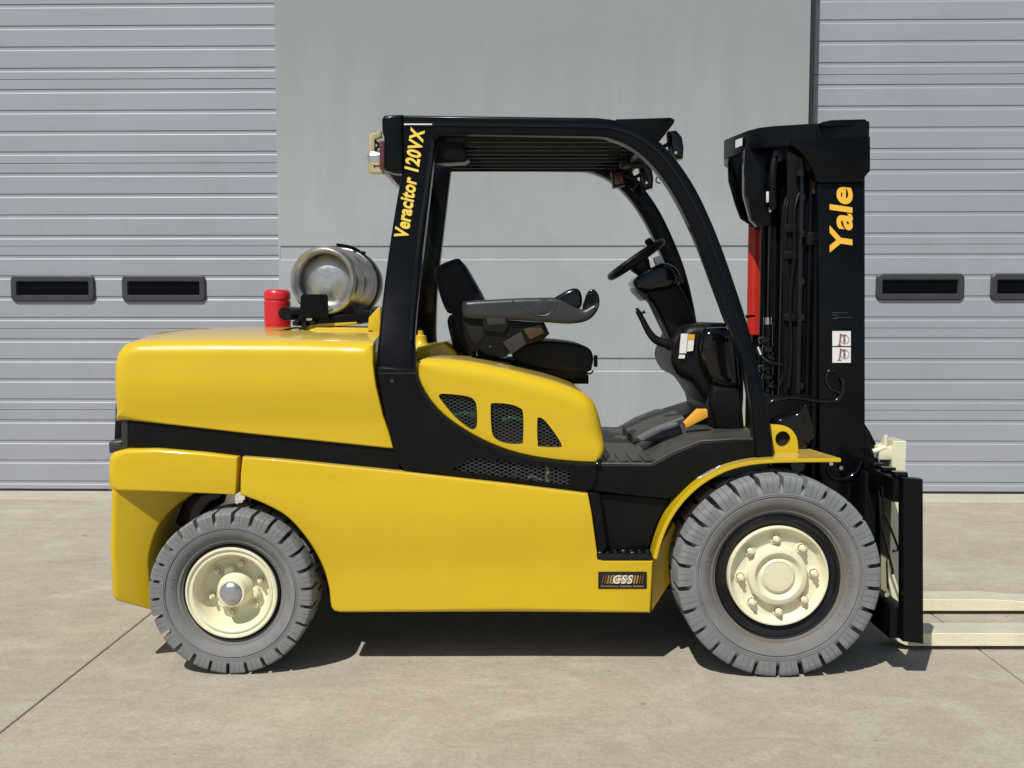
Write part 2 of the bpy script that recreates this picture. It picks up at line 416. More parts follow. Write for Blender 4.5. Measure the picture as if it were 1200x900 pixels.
def lattice(name, polypx, Y, parent, m, pitch=.011, wd=.0022, slope=.45, Yd=.002):
    poly = [(P(u, v, Y).x, P(u, v, Y).z) for u, v in polypx]
    bm = bmesh.new(); cx = sum(p[0] for p in poly) / len(poly); cz = sum(p[1] for p in poly) / len(poly)
    for sgn in (1, -1):
        d = Vector((1, slope * sgn)).normalized(); nn = Vector((-d.y, d.x))
        for k in range(-60, 61):
            p = Vector((cx, cz)) + nn * (k * pitch)
            for a, b in inside_spans(poly, p, d):
                if b - a < .003: continue
                q = [p + d * a - nn * wd / 2, p + d * b - nn * wd / 2, p + d * b + nn * wd / 2, p + d * a + nn * wd / 2]
                yy = Y + (0 if sgn > 0 else .0013)
                f = [bm.verts.new((x.x, yy, x.y)) for x in q]; g = [bm.verts.new((x.x, yy + Yd, x.y)) for x in q]
                bm.faces.new(f)
                for i in range(4): bm.faces.new((f[i], f[(i + 1) % 4], g[(i + 1) % 4], g[i]))
    bmesh.ops.recalc_face_normals(bm, faces=bm.faces[:])
    return tag(finish(name, bm, m, parent, 0), kind='stuff')

# ================================================================== GROUND
ground = put('ground', bpy.data.meshes.new('ground')); ground.matrix_world = BM
bm = bmesh.new()
for a in ((-60, -60), (60, -60), (60, 30), (-60, 30)): bm.verts.new((a[0], a[1], -.03))
bm.faces.new(bm.verts[:]); bm.to_mesh(ground.data); bm.free(); ground.data.materials.append(M['under'])
tag(ground, kind='structure')
ground['label'] = 'pale concrete yard with saw cut joints in front of the doors'
jx0 = GB(88, 789).x; jx1 = GB(1146, 759.7).x; js = jx1 - jx0
def slab(x0, x1, y0, y1, m=None):
    g = .0035; bm = bmesh.new()
    nx = ny = 1
    v = [bm.verts.new((x, y, z)) for z in (-.028, 0) for x, y in ((x0 + g, y0 + g), (x1 - g, y0 + g), (x1 - g, y1 - g), (x0 + g, y1 - g))]
    bm.faces.new(v[4:8])
    for i in range(4): bm.faces.new((v[i], v[(i + 1) % 4], v[4 + (i + 1) % 4], v[4 + i]))
    bmesh.ops.bevel(bm, geom=[e for e in bm.edges if all(q.co.z > -.001 for q in e.verts)], offset=.003, segments=1, affect='EDGES')
    me = bpy.data.meshes.new('concrete_slab'); bm.normal_update(); bm.to_mesh(me); bm.free(); me.materials.append(m or M['slab'])
    o = bpy.data.objects.new('concrete_slab', me); COL.objects.link(o); o.parent = ground
yj = GB(60, 585).y
for i in range(-4, 5):
    x0, x1 = jx0 + i * js, jx0 + (i + 1) * js
    for y0, y1 in ((yj, .35), (yj - 5.6, yj), (yj - 11.2, yj - 5.6), (yj - 17, yj - 11.2), (yj - 40, yj - 17)):
        slab(x0, x1, y0, y1, M['sill'] if y1 > 0 else None)
rg = random.Random(11); bm = bmesh.new()
for k in range(260):
    x, y = rg.uniform(-4, 4), rg.uniform(-5.6, -.1); q = rg.uniform(.0012, .0045); a = rg.uniform(0, 6.28)
    if k % 29 == 0: q *= 3.0
    vs = [bm.verts.new((x + q * f * math.cos(a + t), y + q * math.sin(a + t) * .8, z)) for t, f in ((0, 1.6), (1.7, .8), (3.1, 1.4), (4.6, .9)) for z in (.0005,)]
    top = bm.verts.new((x, y, q * .9 if k % 29 else q * .25))
    for i in range(4): bm.faces.new((vs[i], vs[(i + 1) % 4], top))
    bm.faces.new(list(reversed(vs)))
bmesh.ops.recalc_face_normals(bm, faces=bm.faces[:])
me = bpy.data.meshes.new('grit'); bm.to_mesh(me); bm.free(); me.materials.append(mat('brown_grit', (.17, .13, .08), .9, var=.6, vscale=2))
o = bpy.data.objects.new('grit', me); COL.objects.link(o); o.matrix_world = BM; tag(o, kind='stuff')

# ================================================================== BUILDING WALL
building = empty('warehouse_wall', BM, 'grey painted concrete warehouse wall with horizontal grooves between two ribbed doors', 'wall', 'thing')
WY = -.14                                        # wall face stands proud of the doors
xl = (W(327, 200, WY).x); xr = (W(949, 60, WY).x)
z1, z1b = W(600, 303.5, WY).z, W(600, 288.5, WY).z
z2, z2b = W(760, 434.5, WY).z, W(760, 420, WY).z
DW = 4.3; TOP = 6.5; DT = 4.6                    # door width, parapet, door head
def wallpanel(x0, x1, z0, z1_, ch_b=True, ch_t=True):
    # panel with chamfered lower / upper edge next to the reveals
    c = .010; d = .009
    bm = bmesh.new()
    pr = [(WY + d + .12, z0), (WY + d if ch_b else WY, z0)]
    if ch_b: pr.append((WY, z0 + c * .6))
    pr += ([(WY, z1_ - c), (WY + d, z1_)] if ch_t else [(WY, z1_)]) + [(WY + d + .12, z1_)]
    ring = [[bm.verts.new((x, y, z)) for y, z in pr] for x in (x0, x1)]
    k = len(pr)
    for i in range(k): bm.faces.new((ring[0][i], ring[0][(i + 1) % k], ring[1][(i + 1) % k], ring[1][i]))
    bm.faces.new(ring[0]); bm.faces.new(list(reversed(ring[1])))
    bmesh.ops.recalc_face_normals(bm, faces=bm.faces[:])
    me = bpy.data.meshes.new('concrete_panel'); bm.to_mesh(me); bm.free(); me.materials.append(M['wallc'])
    o = bpy.data.objects.new('concrete_panel', me); COL.objects.link(o); o.parent = building
def box_local(name, x0, x1, y0, y1, z0, z1_, m, parent, r=0):
    bm = bmesh.new(); bmesh.ops.create_cube(bm, size=1)
    for v in bm.verts: v.co = Vector((x0 + (x1 - x0) * (v.co.x + .5), y0 + (y1 - y0) * (v.co.y + .5), z0 + (z1_ - z0) * (v.co.z + .5)))
    if r: bmesh.ops.bevel(bm, geom=bm.edges[:], offset=r, segments=2, affect='EDGES')
    me = bpy.data.meshes.new(name); bm.normal_update(); bm.to_mesh(me); bm.free(); me.materials.append(m)
    if r: me.shade_smooth(); me.set_sharp_from_angle(angle=R(35))
    o = bpy.data.objects.new(name, me); COL.objects.link(o); o.parent = parent; return o
piers = [(xl, xr), (xl - DW - 4.4, xl - DW), (xr + DW, xr + DW + 4.4)]
for x0, x1 in piers:
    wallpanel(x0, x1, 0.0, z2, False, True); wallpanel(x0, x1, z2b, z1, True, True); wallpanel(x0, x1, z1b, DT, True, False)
    for za, zb in ((z2 - .02, z2b + .02), (z1 - .02, z1b + .02)):
        box_local('reveal_strip', x0 + .001, x1 - .001, WY + .0085, WY + .05, za, zb, M['wallc'], building)
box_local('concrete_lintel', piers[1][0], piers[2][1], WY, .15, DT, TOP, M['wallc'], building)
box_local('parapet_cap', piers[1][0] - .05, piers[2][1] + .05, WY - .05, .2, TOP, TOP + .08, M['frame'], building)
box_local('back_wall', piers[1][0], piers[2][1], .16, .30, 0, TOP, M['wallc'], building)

# ---- sectional doors
def door(x0, x1, linesv, winpx, label, bottom_v, uref):
    root = empty('sectional_door', BM, label, 'garage door', 'thing', group='grey sectional doors')
    # section joints and rib lines (heights read off the photograph at uref)
    zj = [W(uref, v).z for v in linesv['joint']]; zr = [W(uref, v).z for v in linesv['rib']]
    zj.sort(); step = (zj[-1] - zj[0]) / (len(zj) - 1)
    while zj[-1] < DT: zj.append(zj[-1] + step)
    zr.sort(); rp = step / 4
    while zr[-1] < zj[-1]: zr.append(zr[-1] + rp)
    edges = [.018] + zj
    for a, b in zip(edges, edges[1:]):
        pr = [(.0, a + .002)]                       # (y,z) profile, ribbed face: each rib steps outward like a clapboard
        pr.append((.0, a + .003))
        for z in zr:
            if a + .03 < z < b - .03:
                pr += [(.0, z - .036), (.0052, z - .027), (.0052, z - .0005), (.0, z + .0008)]
        pr += [(0, b - .0045), (.004, b - .0015)]
        pr = [(.045, a + .002)] + pr + [(.045, b - .0015)]
        bm = bmesh.new(); rg = [[bm.verts.new((x, y, z)) for y, z in pr] for x in (x0, x1)]
        k = len(pr)
        for i in range(k): bm.faces.new((rg[0][i], rg[0][(i + 1) % k], rg[1][(i + 1) % k], rg[1][i]))
        bmesh.ops.recalc_face_normals(bm, faces=bm.faces[:])
        bm.faces.new(rg[0]); bm.faces.new(list(reversed(rg[1])))
        me = bpy.data.meshes.new('door_section'); bm.to_mesh(me); bm.free(); me.materials.append(M['door'])
        o = bpy.data.objects.new('door_section', me); COL.objects.link(o); o.parent = root
        # thin backing behind the joint so no light leaks
    box_local('door_liner', x0, x1, .046, .09, .018, DT, M['door'], root)
    box_local('bottom_seal', x0, x1, -.002, .05, .0, .017, M['seal'], root)
    for (wa, wb, va, vb) in winpx:
        if wa is None: continue
        cx = (wa + wb) / 2; cz = (va + vb) / 2; hw = (wb - wa) / 2; hh = (va - vb) / 2
        def rr(hw, hh, rad, n=6):
            out = []
            for cxs, czs, a0 in ((1, 1, 0), (-1, 1, 90), (-1, -1, 180), (1, -1, 270)):
                for k in range(n + 1):
                    t = R(a0 + 90 * k / n); out.append((cx + cxs * (hw - rad) + rad * math.cos(t), cz + czs * (hh - rad) + rad * math.sin(t)))
            return out
        bm = bmesh.new()
        o1 = rr(hw, hh, .045); o2 = rr(hw - .012, hh - .012, .035); i1 = rr(hw - .048, hh - .048, .012); i2 = rr(hw - .056, hh - .056, .006)
        L = [[bm.verts.new((a, y, b)) for a, b in q] for q, y in ((o1, .01), (o1, -.012), (o2, -.022), (i1, -.022), (i2, -.003))]
        for a, b in zip(L, L[1:]):
            for i in range(len(a)): bm.faces.new((a[i], a[(i + 1) % len(a)], b[(i + 1) % len(a)], b[i]))
        bmesh.ops.recalc_face_normals(bm, faces=bm.faces[:])
        me = bpy.data.meshes.new('window_frame'); bm.to_mesh(me); bm.free(); me.materials.append(M['frame'])
        me.shade_smooth(); me.set_sharp_from_angle(angle=R(30))
        fr = bpy.data.objects.new('window_frame', me); COL.objects.link(fr); fr.parent = root
        gl = box_local('pane', cx - hw + .054, cx + hw - .054, -.005, -.0025, cz - hh + .054, cz + hh - .054, M['glass'], fr)
    return root
Lj = dict(joint=[480, 385, 288.5, 191.5, 93], rib=[563, 538.5, 515.5, 491.5, 467, 443.5, 420, 396.5, 371.3, 347, 322.7, 299, 275.5, 251.3, 227, 202.5, 177.5, 153.5, 129, 104.5, 79.5, 54.5, 30, 4.8])
Rj = dict(joint=[481, 384.5, 286, 186.5, 86.5], rib=[565, 540.5, 516.5, 492.5, 468, 444.3, 420, 395.5, 371, 346.3, 321.5, 297, 272.3, 247.5, 222.7, 197.8, 173, 148, 123, 97.8, 72, 46.7, 21.7])
def wp(a, b, va, vb):
    p = W(a, va, -.02); q = W(b, vb, -.02); return (p.x, q.x, p.z, q.z)
lw = [wp(11.5, 111, 322.5, 353.5), wp(142, 241, 322.5, 353.5)]
sp = lw[1][0] - lw[0][0]
lw += [(lw[0][0] - sp, lw[0][1] - sp, lw[0][2], lw[0][3])]
rw = [wp(1027.5, 1130, 320.5, 352)]
rw += [(rw[0][0] + sp * k, rw[0][1] + sp * k, rw[0][2], rw[0][3]) for k in (1, 2)]
door(xl - DW + .0, xl + .06, Lj, lw, 'grey ribbed sectional door left of the concrete pier, behind the rear of the forklift', 576, 20)
door(xr - .06, xr + DW, Rj, rw, 'grey ribbed sectional door right of the concrete pier, behind the mast and forks', 578, 1180)
box_local('jamb_strip', xr + .001, xr + .042, WY + .012, -.001, 0, DT, M['seal'], building)  # dark strip down the left jamb of the right door
box_local('jamb_trim', xl - .018, xl - .001, WY + .0082, -.001, 0, DT, M['wallc'], building)

# ================================================================== FORKLIFT
fl = empty('forklift', Matrix.Translation((.2, .8, 0)), 'yellow and black forklift truck with cream wheels and forks parked side on', 'forklift')
YB = .07
# ---- hood
def crown(v):
    t = max(0, 1 - abs((v.y - .8) / .66) ** 3.2)
    k = sstep(v.z, 1.25, 1.36) * sstep(v.x, -1.80, -1.50)
    return Vector((v.x, v.y, v.z + .046 * t * k))
hp = [(142, 492, .6), (141, 480, 1), (139.5, 450, 1), (139.5, 425, 1), (142.5, 411.5, 1), (150.5, 403, 1), (166, 399, 1), (200, 398.5, 1), (260, 398, 1), (350, 398.5, 1), (430, 400, 1), (439.5, 401, .5), (440.5, 403, .12), (440.5, 425, .12), (444, 450, .12), (452, 485, .12), (465, 523, .12), (440, 520.5, .12), (300, 506, .12), (200, 494.5, .12), (165, 491, .25), (150, 490.5, .5)]
plate('hood', hp, .10, 1.50, M['yellow'], fl, r=.062, seg=8, ny=20, bulge=(1.02, 1.37, .014), Ym=.18, deform=crown)
# crease plate line near the tank: raised yellow ledge
plate('hood_ledge', [(355, 389), (372, 383), (437, 384), (443, 386), (443, 396), (360, 396)], .42, 1.2, M['yellow'], fl, r=.012, Ym=.45)
plate('pillar_bracket', [(432, 372), (443, 360), (446, 360), (446, 392), (430, 392)], .42, .52, M['yellow'], fl, r=.006)
# rear grille and its lower lip
plate('rear_grille', [(135, 520), (137, 470), (139.5, 430), (150, 428), (150, 522)], .24, 1.36, M['plastic'], fl, r=.01, Ym=.26)
plate('stripe_end', [(143, 489), (152, 489.5), (152, 528), (143, 529)], .118, 1.482, M['arm'], fl, r=.012, seg=4, Ym=.13)
plate('rear_lip', [(128, 519), (133, 515.5), (146, 514.5), (146, 528.5), (129, 531)], .16, 1.44, M['arm'], fl, r=.018, seg=4, Ym=.18)
# ---- black stripe
plate('side_stripe', [(147, 487.5, 1), (200, 492, 0), (300, 504.5, 0), (440, 519, 0), (468, 522, 0), (468, 551.5, 0), (283, 535, 0), (200, 527, 0), (160, 524, 0), (147, 526, 1)], .112, 1.488, M['panel'], fl, r=.03, seg=4)
# ---- counterweight, upper band + lower leg
plate('counterweight', [(128, 574, 1), (127.5, 550, 1), (128.5, 536, 1), (134, 529.5, .8), (150, 525.5, .5), (185, 525, .4), (240, 529.5, .3), (281, 534.5, .25), (280, 556, .1), (278.5, 578, .1), (200, 575, .15), (140, 574, .3)],
      YB, 1.53, M['yellow2'], fl, r=.045, seg=6, Ym=YB + .035)
cwl = [(130, 572, 1), (129, 640, 1), (131.5, 698, 1), (136, 704, .6), (172, 721, .2)] + [(q[0], q[1], .2) for q in spl([(171, 706), (168, 672), (169, 650), (177, 622), (192, 602), (214, 586), (240, 577.5)], 4)] + [(240, 560, 0), (130, 560, 1)]
def taper(v):
    s = .58 * (v.x + 1.67) - .08
    return Vector((v.x, v.y + (s if v.y < .8 else -s), v.z))
plate('counterweight_leg', cwl, .155, 1.445, M['yellow2'], fl, r=.03, seg=5, Ym=.08, deform=taper)
# ---- side panel
arch = spl([(387, 706), (385, 688), (378, 664), (362, 634), (338, 606), (310, 590), (282, 579.5)], 5)
side = [(398, 718, .4), (391.5, 716.5, .4), (388, 712, .4)] + [(q[0], q[1], .35) for q in arch] + [(282.5, 556, .1), (284, 535.5, .3), (330, 539, .3), (470, 553, .3), (600, 567.5, .3), (689, 578.5, .3), (693, 600, .2), (700, 650, .2), (706, 657, .2), (765, 657, .2), (764, 690, .4), (762.5, 718.5, .4), (600, 718.5, 1)]
sp_ = plate('side_panel', side, YB, YB + .16, M['yellow'], fl, r=.026, seg=5, bulge=(.40, .92, .013))
def tuck(o):   # the sill rolls inwards along its bottom
    for v in o.data.vertices:
        if v.co.z < .31:
            t = (.31 - v.co.z) / .06; v.co.y += .012 * t * t if v.co.y < .8 else 0
mirror(sp_, 'side_panel')
# inner end wall of the sill beside the front tyre
plate('sill_end', [(763, 657), (790, 612), (800, 640), (795, 668), (764, 716)], .20, .30, M['yellow'], fl, r=.004, Ym=.2)
# ---- guard (leans in towards the top)
lean = lambda z: .165 * sstep(z, 1.08, 1.80)
GY = .09
outer = spl([(700, 137.5), (722, 140.5), (745, 148.5), (770, 163), (793, 187), (815, 220), (832, 255), (847, 292), (862, 335), (875, 375), (886, 415), (896, 460), (903, 500), (907, 534)], 4)
inner = spl([(886, 536), (884, 505), (880, 470), (873, 432), (862, 400), (850, 369), (836, 332), (820, 290), (803, 252), (784, 218), (762, 190), (738, 171), (715, 161.5), (700, 159.5)], 4)
rl = spl([(488, 437), (485, 405), (487, 370), (491, 330), (497, 280), (504, 220), (511, 160)], 4)
ll = spl([(471, 200), (463, 245), (456, 290), (450, 335), (445, 380), (442, 415), (443, 438)], 4)
gp = [(q[0], q[1], 1) for q in ([(471, 134.5)] + outer + inner + [(560, 157.5), (514, 157.5)] + list(reversed(rl)) + list(reversed(ll)) )]
g1 = plate('guard_frame', gp, GY, GY + .095, M['black'], fl, r=.014, seg=4, lean=lean)
mirror(g1)
# pressed channel line on the pillar and rail: slim raised bead
bead = spl([(511, 163), (505, 205), (497, 262), (491, 315), (486.5, 375), (485, 400)], 5)
bead_in = [(q[0] - 7, q[1]) for q in bead]
bd = plate('pillar_bead', [(a[0] - 1.5, a[1]) for a in bead] + [(a[0] - 6, a[1]) for a in reversed(bead)], GY - .007, GY + .004, M['gloss'], fl, r=.003, lean=lean)
mirror(bd)
ob = spl([(476, 144), (600, 146), (700, 147), (722, 150), (743, 157), (765, 171), (786, 193), (807, 226), (825, 262), (839, 298), (854, 340), (867, 380), (878, 418), (888, 462), (894, 500), (897, 530)], 4)
bd = plate('rail_bead', [(a[0], a[1] - 2) for a in ob] + [(a[0] - .5, a[1] + 2.5) for a in reversed(ob)], GY - .005, GY + .004, M['gloss'], fl, r=.002, lean=lean)
mirror(bd)
yt = GY + .165
o = plate('rear_header', [(447, 139), (450, 134.5), (472, 133.5), (473, 203), (462, 202.5), (451, 199), (449, 196), (449.5, 160), (447.5, 155)], yt - .012, yt + .09, M['black'], fl, r=.018, seg=4); mirror(o)
plate('header_tube', [(450, 138), (471, 138), (471, 160), (450, 160)], yt + .085, 1.6 - yt - .085, M['black'], fl, r=0)
plate('front_visor', [(722, 139.5), (786, 137.5), (791, 140), (790, 144), (776, 162), (768, 168), (740, 152)], yt + .03, 1.6 - yt - .03, M['black'], fl, r=.006)
plate('header_gusset', [(513, 158), (541, 160), (551, 192), (546, 195), (512, 197)], .45, .58, M['black'], fl, r=.02, seg=4, Ym=.6)
# roof bars running fore and aft
zt = P(600, 150, yt).z
x0 = P(530, 160, .5).x; x1 = P(742, 160, .5).x
bar0 = None
for k in range(9):
    y = .36 + .11 * k
    rbox('roof_bar', ((x0 + x1) / 2, y, zt - .012), (x1 - x0 + .12, .022, .062), M['black'], fl, r=.006, rot=Matrix.Rotation(R(14), 4, 'X'))
rbox('roof_crossbar', (x1 + .05, .8, zt - .03), (.06, .94, .06), M['black'], fl, r=.01)
# ---- lettering on the pillar
a = P(478.5, 280, .255); b = P(498.5, 152, .255); c = P(461.5, 277, .255)
text('lettering', 'Veracitor 120VX', (a + Vector((0, -.004, 0)), b + Vector((0, -.004, 0)), c + Vector((0, -.004, 0))), M['letter'], fl, bold=.034, shear=.12, space=1.06)
# white scuffed label edge on top of the pillar
rbox('label_edge', P(490, 146, .25) + Vector((0, -.004, 0)), (.12, .004, .006), M['white'], fl, r=.001)
# ---- rear lamp bracket
bp_ = plate('lamp_bracket', [(433, 157), (446, 153), (447, 160), (439, 163), (438, 197), (449, 199), (449, 203), (432, 202)], .32, .36, M['gold'], fl, r=.002)
lathe('rear_lamp', [(0, -.045), (.028, -.045), (.036, -.03), (.036, .02), (.022, .035), (0, .035)], M['chrome'], fl, Matrix.Translation(P(441.5, 186, .34)) @ Matrix.Rotation(R(78), 4, 'Z'), 24)
tube('lamp_cable', [P(441, 155, .34), P(438, 163, .33), P(444, 170, .33), P(440, 176, .33), P(446, 182, .33)], .006, M['plastic'], fl, n=4)
plate('tail_reflector', [(443.5, 164), (450, 164), (451, 199), (444, 197)], .272, .9, M['darkred'], fl, r=.002, Ym=.25)
# ---- front work lights and mirror fittings
def worklight(u, v, Y, s=1):
    c = P(u, v, Y)
    o = plate('work_light', [(u - 7 * s, v - 15 * s), (u + 2 * s, v - 16 * s), (u + 9 * s, v - 8 * s), (u + 11 * s, v + 4 * s), (u + 10 * s, v + 17 * s), (u + 2 * s, v + 18 * s), (u - 4 * s, v + 8 * s), (u - 6 * s, v - 2 * s)], Y - .04, Y + .05, M['gloss'], fl, r=.014, seg=4, Ym=Y)
    put_ = tube('lamp_bolt', [P(u + 3 * s, v + 9 * s, Y - .05), P(u + 3 * s, v + 9 * s, Y)], .007, M['chrome'], o, seg=8)
    tube('lamp_arm', [P(u - 2 * s, v - 3 * s, Y - .02), P(u - 14 * s, v + 3 * s, Y - .01), P(u - 24 * s, v + 8 * s, Y)], .009, M['black'], o, n=3)
worklight(789, 170, .50); worklight(755, 206, 1.15, .9)
plate('warning_lamp', [(716, 201), (730, 198.5), (733, 217), (719, 220)], .92, .98, M['plastic'], fl, r=.006, Ym=.92)
plate('lamp_lens', [(719, 203.5), (728.5, 202), (730.5, 215), (721, 217)], .912, .93, M['darkred'], fl, r=.002, Ym=.92)
rbox('console_box', P(741, 190, .9), (.12, .12, .05), M['plastic'], fl, r=.012)
tube('roof_cable', [P(738, 198, .95), P(744, 210, .95), P(752, 216, .95), P(753, 226, .95), P(748, 232, .95), P(742, 226, .95)], .006, M['plastic'], fl, n=5)
tube('roof_cable', [P(733, 205, .95), P(742, 208, .95), P(746, 214, .95), P(740, 222, .95)], .01, M['plastic'], fl, n=4)
tube('mirror_hook', [P(777, 205, .9), P(770, 208, .9), P(769, 213, .9), P(774, 215, .9)], .003, M['plastic'], fl, n=4)
# ---- lower black frame panel under the pillar
curve = spl([(488, 432), (492, 448), (503, 468), (520, 487), (545, 505), (575, 521), (610, 533), (650, 540), (692, 543)], 4)
lowp = [(442, 430, 1)] + [(q[0], q[1], 1) for q in curve] + [(699, 544, 1), (700, 560, 1), (692, 577.5, 1), (600, 565.5, 1), (474, 551.5, 1), (463, 538, 1), (455, 505, 1), (448, 470, 1), (443, 445, 1)]
screen = [(527, 551), (553, 536), (600, 541.5), (660, 549), (668, 552), (667, 569), (610, 562)]
lp_ = plate('frame_panel', lowp, .088, .30, M['panel'], fl, r=.010, seg=3, holes=[screen], hole_depth=.03)
mirror(lp_)
lattice('vent_mesh', screen, .098, fl, M['meshgrey'], pitch=.0145, wd=.0034)
rbox('vent_tag', P(605, 553, .11), (.018, .004, .055), M['arm'], fl, r=.001, rot=Matrix.Rotation(R(10), 4, 'Y'))
tube('hose_coil', [P(640, 546, .112), P(642, 553, .106), P(640, 559, .112), P(643, 566, .106)], .006, M['gold'], fl, n=4)
tube('hose_coil', [P(618, 563, .112), P(622, 558, .108), P(634, 562, .112)], .004, M['gold'], fl, n=4)
# joint trim and bolt on the pillar foot
rbox('foot_joint', P(465, 437.5, GY) + Vector((0, -.001, 0)), (.155, .004, .003), M['arm'], fl, r=.0008)
lathe('bolt', [(0, -.004), (.007, -.004), (.009, 0), (.009, .004)], M['arm'], fl, Matrix.Translation(P(459.5, 446.5, .088)), 12)
# ---- engine side cover
cover = [(q[0], q[1], q[2]) for q in [(488.5, 436, .15), (488, 429, .2), (491, 423, .35), (505, 419.5, .8), (535, 421.5, 1), (570, 427, 1), (610, 436, 1), (650, 447, 1), (678, 458, 1), (694, 469, 1), (702, 485, 1), (707, 508, 1), (708.5, 528, .5), (700, 540, .2), (692, 541.5, .12), (650, 538.5, .12), (610, 531.5, .12), (575, 519.5, .12), (545, 503.5, .12), (520, 485.5, .12), (503, 466, .12), (492, 446, .12)]]
cover = spl(cover, 3, closed=True)
h1 = spl([(515.5, 462), (522, 461), (548, 464), (557, 470), (559, 480), (559, 498), (555, 503), (549, 501), (533, 488), (516, 467)], 3, closed=True)
h2 = spl([(575, 476), (578, 472), (596, 473), (608, 477), (613, 484), (613, 515), (610, 520), (592, 519), (580, 513), (576, 502)], 3, closed=True)
h3 = spl([(629.5, 492), (633, 489), (640, 494), (652, 510), (658, 521), (655, 524), (633, 523), (630, 519)], 3, closed=True)
def deck(v):
    return Vector((v.x, v.y, v.z))
plate('engine_cover', cover, .105, 1.495, M['yellow'], fl, r=.068, seg=8, ny=6, Ym=.12, holes=[h1, h2, h3], hole_depth=.06)
for h in (h1, h2, h3):
    lattice('vent_mesh', h, .118, fl, M['meshgrey'], pitch=.0135, wd=.0032, slope=.5)
for uu, vv in ((545, 487), (601, 492)):
    tube('green_hose', [P(uu - 12, vv + 1, .15), P(uu, vv - 3, .145), P(uu + 12, vv, .15)], .010, M['green'], fl, n=3)
# black edge seal round the cover
seal = spl([(487, 412), (486.5, 432), (491, 449), (502, 469), (519.5, 488.5), (544.5, 506.5), (574.5, 522.5), (609.5, 534.5), (650, 541.5), (694, 544.5), (703, 541)], 5)
tube('cover_seal', [P(a[0], a[1], .092) for a in seal], .007, M['gloss'], fl, seg=8)
# rear deck bits behind the pillar: yellow shelf, filler neck, glass bowl
plate('rear_deck', [(482, 408), (500, 405), (520, 401), (533, 412), (540, 424), (482, 424)], .5, 1.1, M['yellow'], fl, r=.02, seg=3, Ym=.5)
lathe('filler_neck', [(0, .055), (.012, .055), (.014, .035), (.026, .03), (.03, 0), (.05, -.02), (.05, -.05)], M['yellow'], fl, Matrix.Translation(P(493, 401, .6)) @ Matrix.Rotation(R(90), 4, 'X'), 20)
lathe('filler_cap', [(0, .068), (.009, .068), (.009, .05)], M['plastic'], fl, Matrix.Translation(P(493, 401, .6)) @ Matrix.Rotation(R(90), 4, 'X'), 14)
# ---- floor, tread, side panels of the cab step
def prism(name, quads, m, parent, r=0): pass
floor_o = [(690, 541.5), (764, 543), (790, 528), (822, 515.5), (862, 513.5), (900, 513), (900, 560), (690, 560)]
fo = plate('cab_floor', floor_o, .125, 1.475, M['floor'], fl, r=.01, seg=3)
su = [(690, 544, 1), (764, 545, 1), (791, 530, 1), (822, 518, 1), (864, 515.5, 1), (890, 516, 0), (885, 533, 0), (852, 543, 0), (820, 560, 0), (798, 577, 0), (781, 584.5, 0), (740, 580, 0), (694, 575.5, .5)]
o = plate('step_fascia', su, .105, .2, M['panel'], fl, r=.008, seg=3); mirror(o)
sd = [(692.5, 577, 1), (735, 581, 0), (783, 586, 0), (770, 610, 0), (758, 645, 0), (700, 650, 1)]
o = plate('step_well', sd, .128, .26, M['panel'], fl, r=.010, seg=3); mirror(o)
o = plate('well_edge', [(690.5, 577, 1), (703, 579, 1), (712, 640, 1), (707, 650, 1), (700, 650, 1)], .078, .2, M['panel'], fl, r=.008, seg=3); mirror(o)
# step tread with studs
ps = [P(697, 656, .072), P(763.5, 656, .072)]
o = plate('step_tread', [(697, 648.5), (764, 648.5), (763.5, 656.5), (700, 656.5)], .066, .20, M['gloss'], fl, r=.004); mirror(o)
zst = P(730, 648.5, .066).z
for i in range(7):
    for j in range(3):
        lathe('tread_stud', [(0, .005), (.007, .004), (.009, 0)], M['plastic'] if (i + j) % 4 else M['chrome'], fl, Matrix.Translation((P(703, 650, .07).x + .034 * i, .082 + .034 * j, zst)) @ Matrix.Rotation(R(90), 4, 'X'), 10)
# floor mat grooves
zf = P(700, 541.5, .125).z
for i in range(5):
    xx = P(702 + i * 15, 541, .13).x
    rbox('mat_rib', (xx, .255, zf + .0015), (.042, .20, .006), M['floor'], fl, r=.002, rot=Matrix.Rotation(R(0), 4, 'Z'))
plate('tunnel_cover', [(742, 512), (765, 500), (795, 489), (830, 478), (846, 476), (850, 520), (742, 520)], .72, 1.2, M['floor'], fl, r=.02, seg=4, Ym=.72)
plate('pedal_box', [(752, 517), (775, 505), (797, 498), (803, 514), (800, 519)], .42, .6, M['gloss'], fl, r=.01, Ym=.42)
plate('amber_pedal', [(802, 496), (818, 480), (829, 480), (830, 489), (804, 502)], .38, .43, M['amber'], fl, r=.005, Ym=.38)
# ---- CSS badge
dq = lambda u, v: P(u, v, YB) + Vector((0, -.0025, 0))
plate('badge', [(701, 670), (758, 670), (758, 690), (701, 690)], YB - .0025, YB + .004, M['void'], fl, r=.0006)
for i in range(16):
    if i in (): continue
    u0 = 705.5 + i * 3.1
    c0, c1 = dq(u0 + 2, 673.5), dq(u0, 684)
    e = abs(i - 7.5) / 7.5
    mname = 'badge_stripe_%d' % int(e * 3.99)
    mm = bpy.data.materials.get(mname) or mat(mname, ((.80, .64, .32), (.62, .45, .16), (.38, .22, .06), (.16, .09, .03))[int(e * 3.99)], .5)
    rbox('badge_stripe', (c0 + c1) / 2 + Vector((0, -.0012, 0)), (.0105 - .007 * e, .0012, .036), mm, fl, r=0, rot=Matrix.Rotation(R(12), 4, 'Y'))
text('badge_outline', 'CSS', (dq(717.2, 684.2), dq(743, 684.2), dq(717.2, 673)), M['void'], fl, bold=.05, shear=.25, push=.0024, space=1.08)  # dark printed outline behind the white letters
